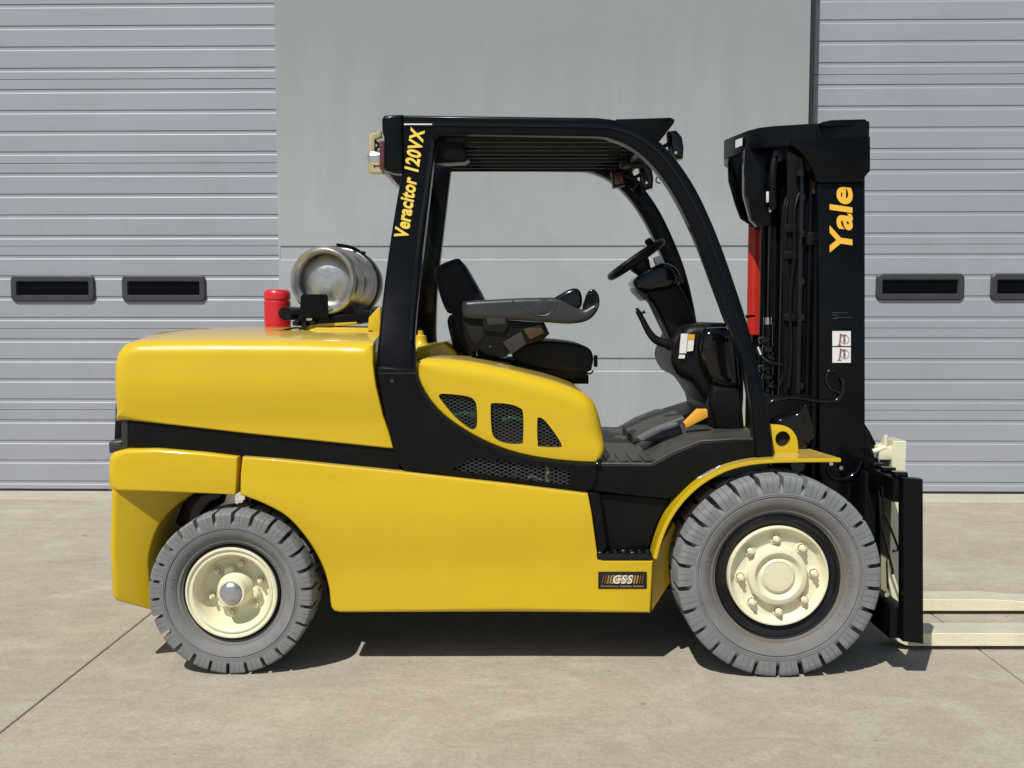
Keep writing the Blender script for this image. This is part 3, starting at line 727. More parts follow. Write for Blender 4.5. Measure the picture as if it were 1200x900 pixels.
text('badge_lettering', 'CSS', (dq(718, 683.5), dq(742, 683.5), dq(718, 673.5)), M['white'], fl, bold=.012, shear=.25, push=.0030, space=1.08)
text('badge_lettering', 'Continuous Stability System', (dq(704, 688.2), dq(754, 688.2), dq(704, 685.3)), M['gold'], fl, bold=.01, push=.002)
# ---- front fender and lifting lug
fe = spl([(765.5, 655), (771, 634), (782, 608), (799, 584), (821, 564), (848, 549), (874, 541.5), (900, 538.5), (930, 537.5), (986, 537)], 5)
fq = [P(a[0], a[1], .03) for a in fe]
bm = bmesh.new(); rows = []
for i, p in enumerate(fq):
    t = (fq[min(i + 1, len(fq) - 1)] - fq[max(0, i - 1)]).normalized(); nn = Vector((t.z, 0, -t.x)) * .017   # below
    if nn.z > 0: nn = -nn
    y1 = .36
    rows.append([bm.verts.new(p + Vector((0, y, 0)) + k) for y, k in ((0, Vector()), (y1 - .03, Vector()), (y1 - .03, nn), (0, nn))])
for a, b in zip(rows, rows[1:]):
    for k in range(4): bm.faces.new((a[k], a[(k + 1) % 4], b[(k + 1) % 4], b[k]))
bm.faces.new(rows[0]); bm.faces.new(list(reversed(rows[-1])))
for v in rows[-1][1], rows[-1][2]: v.co.x -= .05
bmesh.ops.recalc_face_normals(bm, faces=bm.faces[:])
bmesh.ops.bevel(bm, geom=[e for e in bm.edges if e.calc_face_angle(0) > 1.2], offset=.003, segments=2, affect='EDGES')
o = finish('fender', bm, M['yellow'], fl, 30); mirror(o)
lugp = [(903.5, 497.5)] + spl([(903.5, 497.5), (917, 498.5), (927, 503), (934, 513), (936, 528)], 4)[1:] + [(935, 533), (907, 533)]
hole = [(917.5 + 9 * math.cos(t * math.pi / 10), 514.5 + 9.2 * math.sin(t * math.pi / 10)) for t in range(20)]
lg = plate('lifting_lug', lugp, .20, .225, M['yellow'], fl, r=.003, holes=[hole], hole_depth=.022); mirror(lg)
def on_fender(i0, i1, ya, yb, name, m, h):
    bm = bmesh.new(); r_ = []
    for i in (i0, i1):
        t = (fq[i + 1] - fq[i]).normalized(); nn = Vector((-t.z, 0, t.x)); nn = nn if nn.z > 0 else -nn
        r_.append([bm.verts.new(Vector((fq[i].x, y, fq[i].z)) + nn * h) for y in (ya, yb)])
    bm.faces.new((r_[0][0], r_[1][0], r_[1][1], r_[0][1])); finish(name, bm, m, fl, 0)
on_fender(20, 25, .075, .10, 'fender_sticker', M['white'], .003)
for q in (21, 22, 23): on_fender(q, q + 1, .08 + .002 * (q % 2), .095, 'sticker_print', M['ink'] if q % 2 else M['gold'], .0045)
# fender inner wall
plate('inner_fender', [(775, 640), (800, 595), (840, 562), (890, 546), (925, 545), (925, 640), (800, 700)], .345, .40, M['under'], fl, r=.004, Ym=.36)
# ---- chassis blocks
rbox('chassis', (-.15, .8, .56), (1.35, 1.08, .60), M['under'], fl, r=.02)
rbox('chassis_rear', (-1.05, .8, .92), (.9, 1.1, .22), M['under'], fl, r=.02)
rbox('chassis_front', (.85, .8, .52), (.72, .84, .55), M['under'], fl, r=.03)
rbox('steer_axle', (-1.19, .8, .37), (.16, .98, .16), M['under'], fl, r=.02)
rbox('steer_arm', P(305, 585, .45), (.10, .06, .22), M['gloss'], fl, r=.02)
plate('axle_bracket', [(213, 590), (225, 579), (262, 577), (258, 592), (244, 600), (232, 640), (205, 612)], .34, .42, M['gloss'], fl, r=.01, Ym=.34)
tube('axle_beam', [(1.11, .25, .415), (1.11, 1.35, .415)], .11, M['under'], fl, seg=20)

# ---- wheels
def lug_bm(bm, a0, a1, prof, n=3, mi=0):
    g = []
    for k in range(n + 1):
        a = a0 + (a1 - a0) * k / n
        g.append([bm.verts.new(((r_) * math.cos(a), y, (r_) * math.sin(a))) for r_, y in prof])
    m_ = len(prof)
    for p, q in zip(g, g[1:]):
        for i in range(m_): bm.faces.new((p[i], q[i], q[(i + 1) % m_], p[(i + 1) % m_]))
    bm.faces.new(g[0]); bm.faces.new(list(reversed(g[-1])))
def bolt_mesh(rad, h):
    bm = bmesh.new()
    lathe_bm(bm, [(rad * 1.5, 0), (rad * 1.5, -h * .25), (rad * 1.15, -h * .3)], 16)
    lathe_bm(bm, [(rad, -h * .3), (rad, -h * .8), (rad * .85, -h * .9), (0, -h * .9)], 6)
    lathe_bm(bm, [(rad * .5, -h * .85), (rad * .5, -h * 1.35), (0, -h * 1.4)], 12)
    bmesh.ops.recalc_face_normals(bm, faces=bm.faces[:]); me = bpy.data.meshes.new('wheel_nut'); bm.to_mesh(me); bm.free()
    me.materials.append(M['cream']); me.shade_smooth(); me.set_sharp_from_angle(angle=R(30)); return me
def wheel(c, Rr, width, front, a_off=0):
    """tyre with two staggered rows of tread blocks, rim and hub; outer face at y=0, built round its own axis"""
    s = Rr / .42; rin = .252 if front else .197
    b = Rr * .905
    bm = bmesh.new()
    rr = [(rin, .09), (rin + .003, .05), (rin + .008, .034), (rin + .016, .031), (rin + .019, .026), (rin + .030, .024), (rin + .034, .019), (Rr * .74, .008), (Rr * .785, .0045), (Rr * .79, .009), (Rr * .797, .009), (Rr * .802, .0035), (Rr * .812, .0035), (Rr * .815, .006), (Rr * .82, .003), (Rr * .86, .004), (b - .006, .014), (b, .03)]
    rr2 = [(r_, width - y) for r_, y in reversed(rr)]
    lathe_bm(bm, rr + rr2, 96, closed=False)
    # moulded sidewall characters, too worn to read
    rng = random.Random(3 if front else 5)
    for a_s, a_e, rc in ((R(-35), R(45), Rr * .71), (R(140), R(175), Rr * .71)):
        a = a_s
        while a < a_e:
            hh = .009 * s; wd = rng.choice((.0022, .0035, .005)) / rc; y0_ = .0135 - (rc - Rr * .7) * .05
            q = [(rc - hh, a), (rc + hh, a), (rc + hh, a + wd), (rc - hh, a + wd)]
            lo = [bm.verts.new((r_ * math.cos(t), .02, r_ * math.sin(t))) for r_, t in q]; up = [bm.verts.new((r_ * math.cos(t), (.0125 if front else .0125) + (.0035 if r_ < rc else -.004) * 1.0, r_ * math.sin(t))) for r_, t in q]
            bm.faces.new(up)
            for i in range(4): bm.faces.new((lo[i], lo[(i + 1) % 4], up[(i + 1) % 4], up[i]))
            a += wd + rng.choice((.003, .004, .012)) / rc
    bmesh.ops.recalc_face_normals(bm, faces=bm.faces[:])
    me = bpy.data.meshes.new('wheel'); bm.to_mesh(me); bm.free(); me.materials.append(M['tyre' if front else 'tyre_small']); me.shade_smooth(); me.set_sharp_from_angle(angle=R(40))
    wo = bpy.data.objects.new('wheel', me); COL.objects.link(wo); wo.parent = fl
    wo.matrix_parent_inverse = fl.matrix_world.inverted(); wo.matrix_world = Matrix.Translation(c)
    def kid(name, me_, X=None):
        o = bpy.data.objects.new(name, me_); COL.objects.link(o); o.parent = wo
        if X is not None: o.matrix_local = X
        return o
    N = 26; da = 2 * math.pi / N
    for row in (0, 1):
        f = (lambda y: y) if row == 0 else (lambda y: width - y)
        pr = [(Rr * .842, f(.0025)), (Rr * .93, f(.0)), (Rr * .972, f(.002)), (Rr * .992, f(.008)), (Rr, f(.020)), (Rr * 1.004, f(width * .5 - .008)), (b - .004, f(width * .5 - .008)), (b - .004, f(.03)), (Rr * .86, f(.02))]
        bm = bmesh.new()
        # block split by fine sipes into three slabs with a short heel
        g = .0035; a0, a1 = -da * .40, da * .40
        cuts = [a0, a0 + (a1 - a0) * .34, a0 + (a1 - a0) * .66, a1]
        for i in range(3):
            lug_bm(bm, cuts[i] + (g / 2 if i else 0), cuts[i + 1] - (g / 2 if i < 2 else 0), pr, 2)
        # joined web under the slabs
        pr2 = [(Rr * .842, f(.004)), (Rr * .975, f(.008)), (Rr * .985, f(.03)), (Rr * .985, f(width * .5 - .012)), (b - .004, f(width * .5 - .012)), (b - .004, f(.03))]
        lug_bm(bm, a0 + .002, a1 - .002, pr2, 2)
        bmesh.ops.recalc_face_normals(bm, faces=bm.faces[:])
        lm = bpy.data.meshes.new('tread_block'); bm.to_mesh(lm); bm.free(); lm.materials.append(M['rubber'])
        lm.shade_smooth(); lm.set_sharp_from_angle(angle=R(30))
        for k in range(N):
            kid('tread_block', lm, Matrix.Rotation(-(k + .5 * row) * da + a_off + random.uniform(-.004, .004), 4, 'Y'))
    def lk(name, prof, m_, seg=72, X=None):
        bm = bmesh.new(); lathe_bm(bm, prof, seg); bmesh.ops.recalc_face_normals(bm, faces=bm.faces[:])
        if X: bm.transform(X)
        me_ = bpy.data.meshes.new(name); bm.to_mesh(me_); bm.free(); me_.materials.append(m_); me_.shade_smooth(); me_.set_sharp_from_angle(angle=R(35))
        return kid(name, me_)
    if front:
        lk('rim_ring', [(.262, .10), (.256, .028), (.250, .020), (.243, .022), (.236, .034), (.222, .040), (.214, .045), (.208, .05), (.205, .20)], M['rimblack'])
        lk('wheel_disc', [(.2085, .09), (.2085, .026), (.2055, .021), (.200, .021), (.196, .027), (.190, .045), (.178, .055), (.124, .058), (.118, .058), (.118, .2)], M['cream'])
        lk('hub', [(.124, .06), (.123, .034), (.119, .026), (.108, .022), (.098, .021), (.092, .026), (.086, .036), (.076, .040), (.070, .037), (.066, .030), (.062, .027), (.059, .0275), (.0575, .030), (.056, .0275), (0, .0265)], M['cream'])
        bmesh_ = bolt_mesh(.0155, .028)
        for k in range(8):
            a = 2 * math.pi * (k + .5 * 0) / 8 + R(3); rr_ = .152
            kid('wheel_nut', bmesh_, Matrix.Translation((rr_ * math.cos(a), .057, rr_ * math.sin(a))) @ Matrix.Rotation(a, 4, 'Y'))
    else:
        lk('rim_ring', [(.205, .10), (.200, .03), (.197, .022), (.193, .024), (.190, .09)], M['rimblack'])
        lk('wheel_disc', [(.1925, .09), (.1925, .022), (.190, .017), (.184, .016), (.181, .019), (.179, .024), (.172, .025), (.169, .021), (.163, .021), (.158, .026), (.152, .04), (.144, .085), (.132, .108), (.115, .114), (.078, .112), (.074, .112), (.074, .2)], M['cream'])
        lk('hub', [(.076, .115), (.073, .07), (.067, .062), (.062, .03), (.059, .018), (.055, .014), (.047, .014), (.045, .02), (.045, .05)], M['cream'], 48)
        lk('hub_cap', [(.045, .02), (.044, .012), (.036, .004), (.022, .0), (0, -.001)], M['capsteel'], 40)
        bmesh_ = bolt_mesh(.013, .03)
        for k in range(6):
            a = 2 * math.pi * k / 6 + R(18)
            kid('wheel_nut', bmesh_, Matrix.Translation((.108 * math.cos(a), .112, .108 * math.sin(a))))
        for k in range(3):
            a = 2 * math.pi * k / 3 + R(-12)
            lk('hub_boss', [(.024, .115), (.022, .06), (.016, .055), (0, .055)], M['cream'], 20, Matrix.Translation((.078 * math.cos(a), .02, .078 * math.sin(a))))
    return wo
def copy_wheel(o, X):
    c = o.copy(); COL.objects.link(c); c.parent = o.parent; c.matrix_parent_inverse = o.matrix_parent_inverse.copy(); c.matrix_world = X
    for k in list(o.children):
        d = k.copy(); COL.objects.link(d); d.parent = c; d.matrix_parent_inverse = k.matrix_parent_inverse.copy(); d.matrix_local = k.matrix_local.copy()
    return c
bpy.context.view_layer.update()
cf = P(914, 678, -.045); cf.z = .4215
fw = wheel(cf, .42, .30, True)
cr = P(269.5, 696, -.012); cr.z = .3425
rw_ = wheel(cr, .341, .24, False, .05)
bpy.context.view_layer.update()
copy_wheel(fw, Matrix.Translation((cf.x, 1.62, cf.z)) @ Matrix.Rotation(math.pi, 4, 'Z'))
copy_wheel(rw_, Matrix.Translation((cr.x, 1.565, cr.z)) @ Matrix.Rotation(math.pi, 4, 'Z'))

# ---- seat
plate('seat_back', spl([(509, 318), (516, 310), (534, 303), (541, 306), (552, 324), (566, 350), (571, 372), (575, 400), (590, 430), (560, 432), (545, 415), (533, 400), (527, 380), (530, 365), (522, 362), (514, 340)], 3, closed=True), .56, 1.04, M['fabric'], fl, r=.035, seg=5, Ym=.58)
plate('seat_back_shell', spl([(508.5, 316), (513, 312), (520, 330), (531, 362), (524, 366), (515, 345)], 3, closed=True), .60, 1.0, M['plastic'], fl, r=.01, seg=3, Ym=.6)
plate('lumbar_pad', spl([(524, 375), (531, 369), (543, 390), (552, 412), (534, 412), (527, 392)], 3, closed=True), .60, 1.0, M['fabric'], fl, r=.02, seg=3, Ym=.6)
plate('seat_cushion', spl([(600, 415), (612, 403), (635, 399), (672, 402), (690, 408), (695, 418), (694, 428), (688, 436), (650, 434), (610, 428)], 3, closed=True), .55, 1.05, M['fabric'], fl, r=.02, seg=5, Ym=.57)
plate('seat_base', [(588, 424), (640, 428), (686, 434), (686, 442), (660, 444), (600, 436)], .58, 1.02, M['plastic'], fl, r=.012, seg=3, Ym=.6)
tube('seat_lever', [P(684, 436, .6), P(692, 438, .6), P(695, 434, .6)], .004, M['plastic'], fl, n=3)
tube('seat_seam', [P(a, b, .565) for a, b in spl([(612, 410), (640, 408), (668, 410), (690, 414)], 4)], .004, M['plastic'], fl, seg=8)
tube('seat_seam', [P(a, b, .575) for a, b in spl([(527, 308), (533, 330), (545, 355), (550, 375)], 4)], .004, M['plastic'], fl, seg=8)
rbox('seat_knob', P(698, 423, .62), (.016, .04, .055), M['plastic'], fl, r=.004)
plate('seat_tilt_link', spl([(590, 420), (612, 417), (632, 420), (634, 430), (612, 428)], 3, closed=True), .56, .6, M['gloss'], fl, r=.006, Ym=.56)
plate('seat_pedestal', [(560, 415), (640, 428), (690, 440), (690, 450), (640, 450), (560, 440)], .62, .98, M['under'], fl, r=.01, Ym=.62)
# ---- armrest console
arm = spl([(542, 357), (546, 353), (586, 350.5), (620, 349), (654, 349), (664, 353), (675, 360), (684, 362.5), (692, 358), (702, 354), (702, 360), (697, 369), (687, 376.5), (668, 379.5), (642, 378), (612, 376), (586, 374.5), (547, 373.5), (542, 366)], 3, closed=True)
plate('armrest', arm, .42, .56, M['arm'], fl, r=.022, seg=5, Ym=.43)
# palm dish and finger levers
tube('arm_highlight', [P(a, b, .419) for a, b in spl([(600, 352), (618, 364), (632, 370), (645, 367), (653, 354)], 4)], .0025, M['chrome'] if False else M['meshgrey'], fl, seg=6)  # paler line drawn in as the curved highlight on the armrest
lathe('palm_rest', [(0, -.002), (.03, -.001), (.048, .004), (.05, .012)], M['arm'], fl, Matrix.Translation(P(637, 361, .418)) @ Matrix.Diagonal((1.1, 1, .8, 1)), 28)
plate('palm_grip', spl([(650, 351), (657, 344.5), (670, 338), (679, 339.5), (682.5, 350), (680, 361), (668, 360)], 3, closed=True), .425, .55, M['gloss'], fl, r=.02, seg=4, Ym=.43)
plate('lever_bank', spl([(683, 363), (687, 350), (689, 342.5), (695, 338.5), (701, 344), (703, 354), (700, 364), (692, 369)], 3, closed=True), .43, .54, M['gloss'], fl, r=.012, seg=4, Ym=.43)
for k in range(4):
    tube('finger_lever', [P(684 + 3.4 * k, 358 - k, .425), P(688 + 3 * k, 346 - k * .8, .42)], .005, M['plastic'], fl, seg=8)
plate('armrest_bracket', [(541, 356, 1), (546, 354, 1), (547, 372, 1), (566, 373, 1), (620, 377, 1), (638, 378, 1), (644, 391, 1), (636, 399, 1), (616, 404, 1), (590, 419, 1), (573, 416, 1), (562, 410, 1), (552, 412, 1), (543, 395, 1)], .45, .55, M['plastic'], fl, r=.008, seg=3, Ym=.45)
plate('opening_shade', spl([(547, 374), (557, 374), (565, 380), (566, 392), (562, 400), (556, 402), (549, 390)], 3, closed=True), .447, .46, M['void'], fl, r=.001, Ym=.447)  # dark plate standing in for the shaded gap in the bracket
plate('height_catch', [(566, 369), (594, 369), (596, 381), (590, 390), (568, 388), (565, 380)], .435, .46, M['gloss'], fl, r=.006, Ym=.435)
plate('catch_button', [(570, 371), (592, 371.5), (593, 380), (571, 381)], .425, .44, M['arm'], fl, r=.004, Ym=.43)
plate('adjuster_pad', [(589, 401), (611, 388.5), (617, 403), (599, 416)], .43, .455, M['arm'], fl, r=.006, Ym=.43)
plate('amber_strip', [(613, 386), (633, 380), (638, 390), (621, 398)], .446, .455, M['copper'], fl, r=.002, Ym=.446)
lathe('bracket_bolt', [(0, -.006), (.007, -.006), (.008, 0)], M['arm'], fl, Matrix.Translation(P(574.5, 406, .449)), 10)
tube('seat_wire', [P(559, 417, .5), P(559, 405, .5), P(563, 402, .5), P(568, 402, .5)], .002, M['chrome'], fl, n=3, seg=6)
# ---- steering column, wheel, dash
def axis_matrix(o, d):
    return Matrix.Translation(o) @ Vector((0, 1, 0)).rotation_difference(Vector(d).normalized()).to_matrix().to_4x4()
sa, sb = P(714, 326, .80), P(777, 282, .80)
mid = (sa + sb) / 2; ex = (sb - sa).normalized(); nrm = Vector((-ex.z, -.02, ex.x)).normalized()   # up and back
Rw = (sb - sa).length / 2 - .012
bm = bmesh.new(); X = axis_matrix(mid, nrm)
ring = [Vector((Rw * math.cos(t), 0, Rw * math.sin(t))) for t in [2 * math.pi * k / 48 for k in range(49)]]
for v in [0]:
    rings = []
    for k in range(48):
        a = 2 * math.pi * k / 48; c_ = Vector((Rw * math.cos(a), 0, Rw * math.sin(a)))
        e = Vector((math.cos(a), 0, math.sin(a)))
        rings.append([bm.verts.new(c_ + (e * math.cos(2 * math.pi * j / 12) + Vector((0, 1, 0)) * math.sin(2 * math.pi * j / 12)) * .0185) for j in range(12)])
    for k in range(48):
        for j in range(12): bm.faces.new((rings[k][j], rings[(k + 1) % 48][j], rings[(k + 1) % 48][(j + 1) % 12], rings[k][(j + 1) % 12]))
for a in (0, 120, 240):
    t = R(a + 90)
    tube_bm(bm, [Vector((.02 * math.cos(t), -.02, .02 * math.sin(t))), Vector((Rw * math.cos(t), 0, Rw * math.sin(t)))], .011, 8)
bmesh.ops.recalc_face_normals(bm, faces=bm.faces[:]); bm.transform(X)
finish('steering_wheel', bm, M['plastic'], fl, 50)
lathe('wheel_boss', [(0, .018), (.03, .014), (.05, -.005), (.052, -.035), (.035, -.075), (.03, -.10)], M['plastic'], fl, X, 32)
lathe('spinner_knob', [(0, .05), (.016, .047), (.02, .035), (.018, .018), (.008, .012), (.008, -.01)], M['plastic'], fl, X @ Matrix.Translation((Rw * .92 * ex.x / abs(ex.x), 0, 0)), 20)
# column shroud
plate('column_head', spl([(742, 330), (750, 322), (765, 313), (778, 308), (790, 312), (797, 322), (795, 334), (778, 340), (757, 342), (746, 339)], 3, closed=True), .68, .92, M['gloss'], fl, r=.03, seg=5, Ym=.7)
plate('column_collar', [(742, 331), (751, 341), (760, 345), (756, 352), (746, 342)], .69, .91, M['arm'], fl, r=.008, seg=3, Ym=.7)
plate('column_shroud', spl([(752, 338), (785, 326), (800, 340), (812, 366), (824, 400), (830, 440), (815, 446), (796, 420), (780, 385), (765, 356)], 3, closed=True), .70, .90, M['plastic'], fl, r=.03, seg=5, Ym=.72)
plate('column_rib', spl([(756, 346), (762, 352), (778, 382), (794, 415), (800, 430), (794, 424), (776, 388)], 3, closed=True), .705, .735, M['arm'], fl, r=.004, Ym=.705)
rbox('display_tab', P(771, 306, .78), (.034, .05, .045), M['white'], fl, r=.004, rot=Matrix.Rotation(R(-20), 4, 'Y'))
tube('column_lever', [P(790, 318, .72), P(795, 324, .70), P(800, 331, .70)], [.008, .01, .006], M['gloss'], fl)
# hand brake lever, hooked
hb = spl([(747, 364), (753, 375), (761, 390), (770, 399), (784, 404), (795, 412)], 5)
n_ = len(hb)
tube('brake_lever', [P(a, b, .62) for a, b in hb], [.012 + .018 * (i / n_) ** 1.5 for i in range(n_)], M['plastic'], fl, seg=12)
tube('brake_button', [P(746, 361, .62), P(750, 367, .62), P(756, 365, .62)], .007, M['plastic'], fl, n=3, seg=8)
# dash body
plate('dash_body', spl([(786, 420), (794, 398), (800, 386), (815, 379.5), (860, 380), (866, 400), (872, 450), (866, 500), (835, 506), (830, 480), (812, 450), (795, 440)], 3, closed=True), .50, 1.1, M['plastic'], fl, r=.05, seg=7, Ym=.53)
plate('dash_drum', spl([(822, 392), (830, 384), (855, 384), (862, 392), (866, 430), (866, 455), (840, 453), (826, 440), (819, 415)], 3, closed=True), .44, .6, M['gloss'], fl, r=.05, seg=7, Ym=.47)
plate('dash_lower', [(832, 450), (868, 452), (872, 500), (862, 514), (836, 500), (830, 474)], .45, 1.1, M['plastic'], fl, r=.03, seg=5, Ym=.47)
plate('caution_label', [(798, 391), (806, 391), (804, 414), (796, 414)], .486, .489, M['white'], fl, r=0, Ym=.488)
plate('caution_label', [(806.5, 391.5), (814, 392), (812, 411), (805, 412)], .486, .489, M['white'], fl, r=0, Ym=.488)
plate('caution_band', [(806.5, 391.5), (814, 392), (813.5, 398), (806, 398)], .4845, .4855, M['amber'], fl, r=0, Ym=.488)
plate('caution_label', [(796, 415.5), (803, 416), (802, 420), (795, 420)], .486, .489, M['white'], fl, r=0, Ym=.488)
# ---- cylinder cradle + red pre-cleaner
hz = P(330, 385, .78)
lathe('air_intake_cap', [(0, .19), (.050, .188), (.060, .180), (.064, .168), (.064, .142), (.060, .138), (.060, .134), (.0635, .130), (.0635, .02), (.060, .016), (.0635, .012), (.062, 0), (0, 0)], M['red'], fl, Matrix.Translation((P(325.5, 384, .78).x, .78, P(325, 384, .78).z - .004)) @ Matrix.Rotation(R(90), 4, 'X'), 40)
Z0 = P(372, 384, .55).z
tube('cradle_rail', [P(334, 367.5, .46), P(334, 367.5, .46) + Vector((.06, .62, 0))], .031, M['plastic'], fl, seg=20)
tube('cradle_rail', [P(408, 366, .46), P(408, 366, .46) + Vector((.05, .62, 0))], .031, M['plastic'], fl, seg=20)
plate('cradle_stop', [(352, 348, 1), (354, 345, 1), (382, 344.5, 1), (384, 348, 1), (385, 373, 1), (351, 373, 1)], .40, .415, M['black'], fl, r=.004)
plate('cradle_base', [(345, 376), (350, 371), (430, 366), (436, 372), (430, 378), (372, 382), (350, 382)], .44, 1.1, M['black'], fl, r=.01, Ym=.45)
for uu, vv in ((347, 379), (357, 381), (367, 378), (363, 373)):
    rbox('cradle_bolt', P(uu, vv, .43), (.028, .03, .022), M['gloss'] if uu != 363 else M['chrome'], fl, r=.005)
tube('latch_wire', [P(316, 388, .4), P(330, 387.5, .4), P(347, 384, .42), P(358, 386, .42)], .004, M['black'], fl, n=3, seg=8)
plate('hinge_plate', [(350, 384), (372, 379), (418, 377), (418, 380), (374, 384), (352, 389)], .44, .8, M['yellow'], fl, r=.004, Ym=.44)
bpy.context.view_layer.update()
ax = Vector((math.sin(R(9)), math.cos(R(9)), 0)); tc0 = P(378, 329, .44)
X = axis_matrix(tc0, ax)
gt = empty('gas_cylinder', Matrix.Translation((tc0.x + .05, .7, tc0.z - .16)), 'dull steel gas cylinder strapped sideways on the hood behind the cab', 'gas cylinder')
bpy.context.view_layer.update()
lathe('cylinder_shell', [(0, .035), (.05, .038), (.09, .048), (.118, .066), (.135, .09), (.150, .115), (.157, .14), (.159, .16), (.1595, .27), (.1625, .272), (.1625, .285), (.1595, .287), (.159, .40), (.152, .44), (.13, .475), (.09, .50), (0, .51)], M['steel'], gt, X, 64)
lathe('foot_ring', [(.130, .10), (.124, .05), (.125, .02), (.132, .005), (.143, -.002), (.153, .005), (.1575, .02), (.157, .05), (.1575, .12)], M['steel'], gt, X, 64)
lathe('collar', [(.10, .49), (.10, .58), (.105, .585), (.11, .58), (.115, .48)], M['steel'], gt, X, 48)
lathe('retaining_strap', [(.1605, .325), (.1635, .326), (.1635, .36), (.1605, .361)], M['plastic'], gt, X, 64)
tube('strap_latch', [P(395, 287, .62), P(412, 290, .68), P(424, 297, .74), P(427, 302, .76), P(430, 316, .80)], .008, M['plastic'], gt, n=4, seg=8)
rbox('latch_buckle', P(424.5, 297, .73), (.03, .04, .02), M['plastic'], gt, r=.005)

# ---- mast
MY = .35
def mir(o): return mirror(o)
o = plate('mast_channel', [(958, 205), (1013, 205), (1014, 560), (1010, 700), (962, 700)], MY, MY + .035, M['black'], fl, r=.006, seg=2); mir(o)
xa = P(957, 300, MY).x; xb = P(1013, 300, MY).x
ztop = P(980, 150, MY).z
for nm, x, wdt, y0, y1 in (('channel_flange', xb - .012, .026, MY + .02, MY + .13), ('channel_flange', xa + .012, .026, MY + .02, MY + .13)):
    o = rbox(nm, (x, (y0 + y1) / 2, (ztop + .12) / 2), (wdt, y1 - y0, ztop - .12), M['black'], fl, r=.004); mir(o)
o = rbox('inner_channel', (xb - .045, MY + .17, (ztop + .1) / 2), (.16, .07, ztop - .14), M['black'], fl, r=.008); mir(o)
o = plate('mast_edge_strip', [(1013.5, 207), (1017.5, 205), (1017.5, 500), (1021, 520), (1021, 700), (1013.5, 700)], MY + .06, MY + .14, M['gloss'], fl, r=.003, Ym=MY + .02); mir(o)
o = rbox('mast_web', (xa - .06, MY + .10, 1.25), (.10, .018, 2.0), M['under'], fl, r=.002); mir(o)
# lift cylinders, hoses, chains seen behind the channel
for (u, Y, rad, v0, v1, m_) in ((940, .47, .032, 178, 690, 'gloss'), (921, .52, .016, 260, 520, 'black'), (909, .60, .030, 262, 520, 'black'), (951, .42, .012, 210, 470, 'black'), (897, .80, .020, 262, 470, 'black')):
    tube('lift_cylinder', [P(u, v0, Y), Vector((P(u, v0, Y).x, Y, P(u, v1, Y).z))], rad, M[m_], fl, seg=20)
for u, v, Y, rad in ((940, 204, .47, .040), (940, 232, .47, .036), (940, 275, .47, .038), (940, 330, .47, .035), (940, 372, .47, .035), (940, 452, .47, .037)):
    c = P(u, v, Y); lathe('cylinder_gland', [(.02, .014), (rad, .014), (rad, -.014), (.02, -.014)], M['gloss'], fl, Matrix.Translation(c) @ Matrix.Rotation(R(90), 4, 'X'), 24)
for k, (ua, ub, Y) in enumerate(((921, 926, .44), (926, 929, .45), (918, 922, .46), (931, 926, .43))):
    tube('hydraulic_hose', [P(ua + 6, 225, Y + .02), P(ua, 250, Y), P(ua, 300, Y), P(ub, 350, Y), P(ub + 1, 410, Y), P(ub - 2, 455, Y)], .0085, M['plastic'], fl, n=6, seg=10)
for v in (299, 372, 268): rbox('hose_clamp', P(926, v, .44), (.055, .03, .035), M['plastic'], fl, r=.004)
rbox('clamp_block', P(951, 280, .41), (.05, .04, .06), M['plastic'], fl, r=.006)
tube('bright_fitting', [P(899.5, 372, .55), P(899.5, 381, .55)], .019, M['chrome'], fl, seg=18)
tube('fitting_barrel', [P(900, 380, .55), P(900, 470, .55)], .022, M['gloss'], fl, seg=18)
for k in range(7):
    rbox('valve_block', P(896 + 4 * (k % 3), 398 + 11 * k, .52), (.05, .04, .03), M['gloss'], fl, r=.008, rot=Matrix.Rotation(R(20 * (k % 3) - 15), 4, 'Y'))
tube('curved_hose', [P(889, 408, .5), P(893, 418, .48), P(903, 426, .46), P(916, 428, .46), P(919, 436, .46), P(914, 452, .46)], .010, M['plastic'], fl, n=5)
for k in range(5):
    c = P(888, 405 + 0 * k, .5)
lathe('hose_ferrule', [(0, -.02), (.011, -.02), (.011, .02), (0, .02)], M['chrome'], fl, axis_matrix(P(890, 412, .49), (P(893, 418, .48) - P(889, 408, .5))), 14)
# red cylinder at the far side of the mast
tube('red_cylinder', [P(885.5, 266, .98), Vector((P(885.5, 266, .98).x, .98, P(886, 392, .98).z))], .036, M['redcyl'], fl, seg=28)
tube('cylinder_foot', [P(886, 392, .98), P(886, 412, .98)], .022, M['gloss'], fl, seg=16)
tube('hood_pin', [P(874, 371, .7), P(885, 370, .7)], [.008, .004], M['black'], fl, seg=8)
# top cross member: bowed in plan
pl = [(P(1019, 143, .33).x, .33), (1.30, .40), (1.17, .445), (1.11, .49), (1.075, .56), (1.022, .80)]
pl = pl + [(x, 1.6 - y) for x, y in reversed(pl[:-1])]
zt_ = P(1000, 141.5, .33).z; hb_ = .092
bm = bmesh.new(); rows = []
for i, (x, y) in enumerate(pl):
    a = Vector(pl[max(0, i - 1)]); b = Vector(pl[min(len(pl) - 1, i + 1)]); t = (b - a).normalized(); nn = Vector((t.y, -t.x)) * .03
    if nn.x > 0 and x < 1.2: nn = nn
    q = Vector((x, y)) - nn * (-1 if (Vector((1.4, .8)) - Vector((x, y))).dot(nn) > 0 else 1)
    rows.append([bm.verts.new((x, y, zt_)), bm.verts.new((x, y, zt_ - hb_)), bm.verts.new((q.x, q.y, zt_ - hb_)), bm.verts.new((q.x, q.y, zt_))])
for a, b in zip(rows, rows[1:]):
    for k in range(4): bm.faces.new((a[k], a[(k + 1) % 4], b[(k + 1) % 4], b[k]))
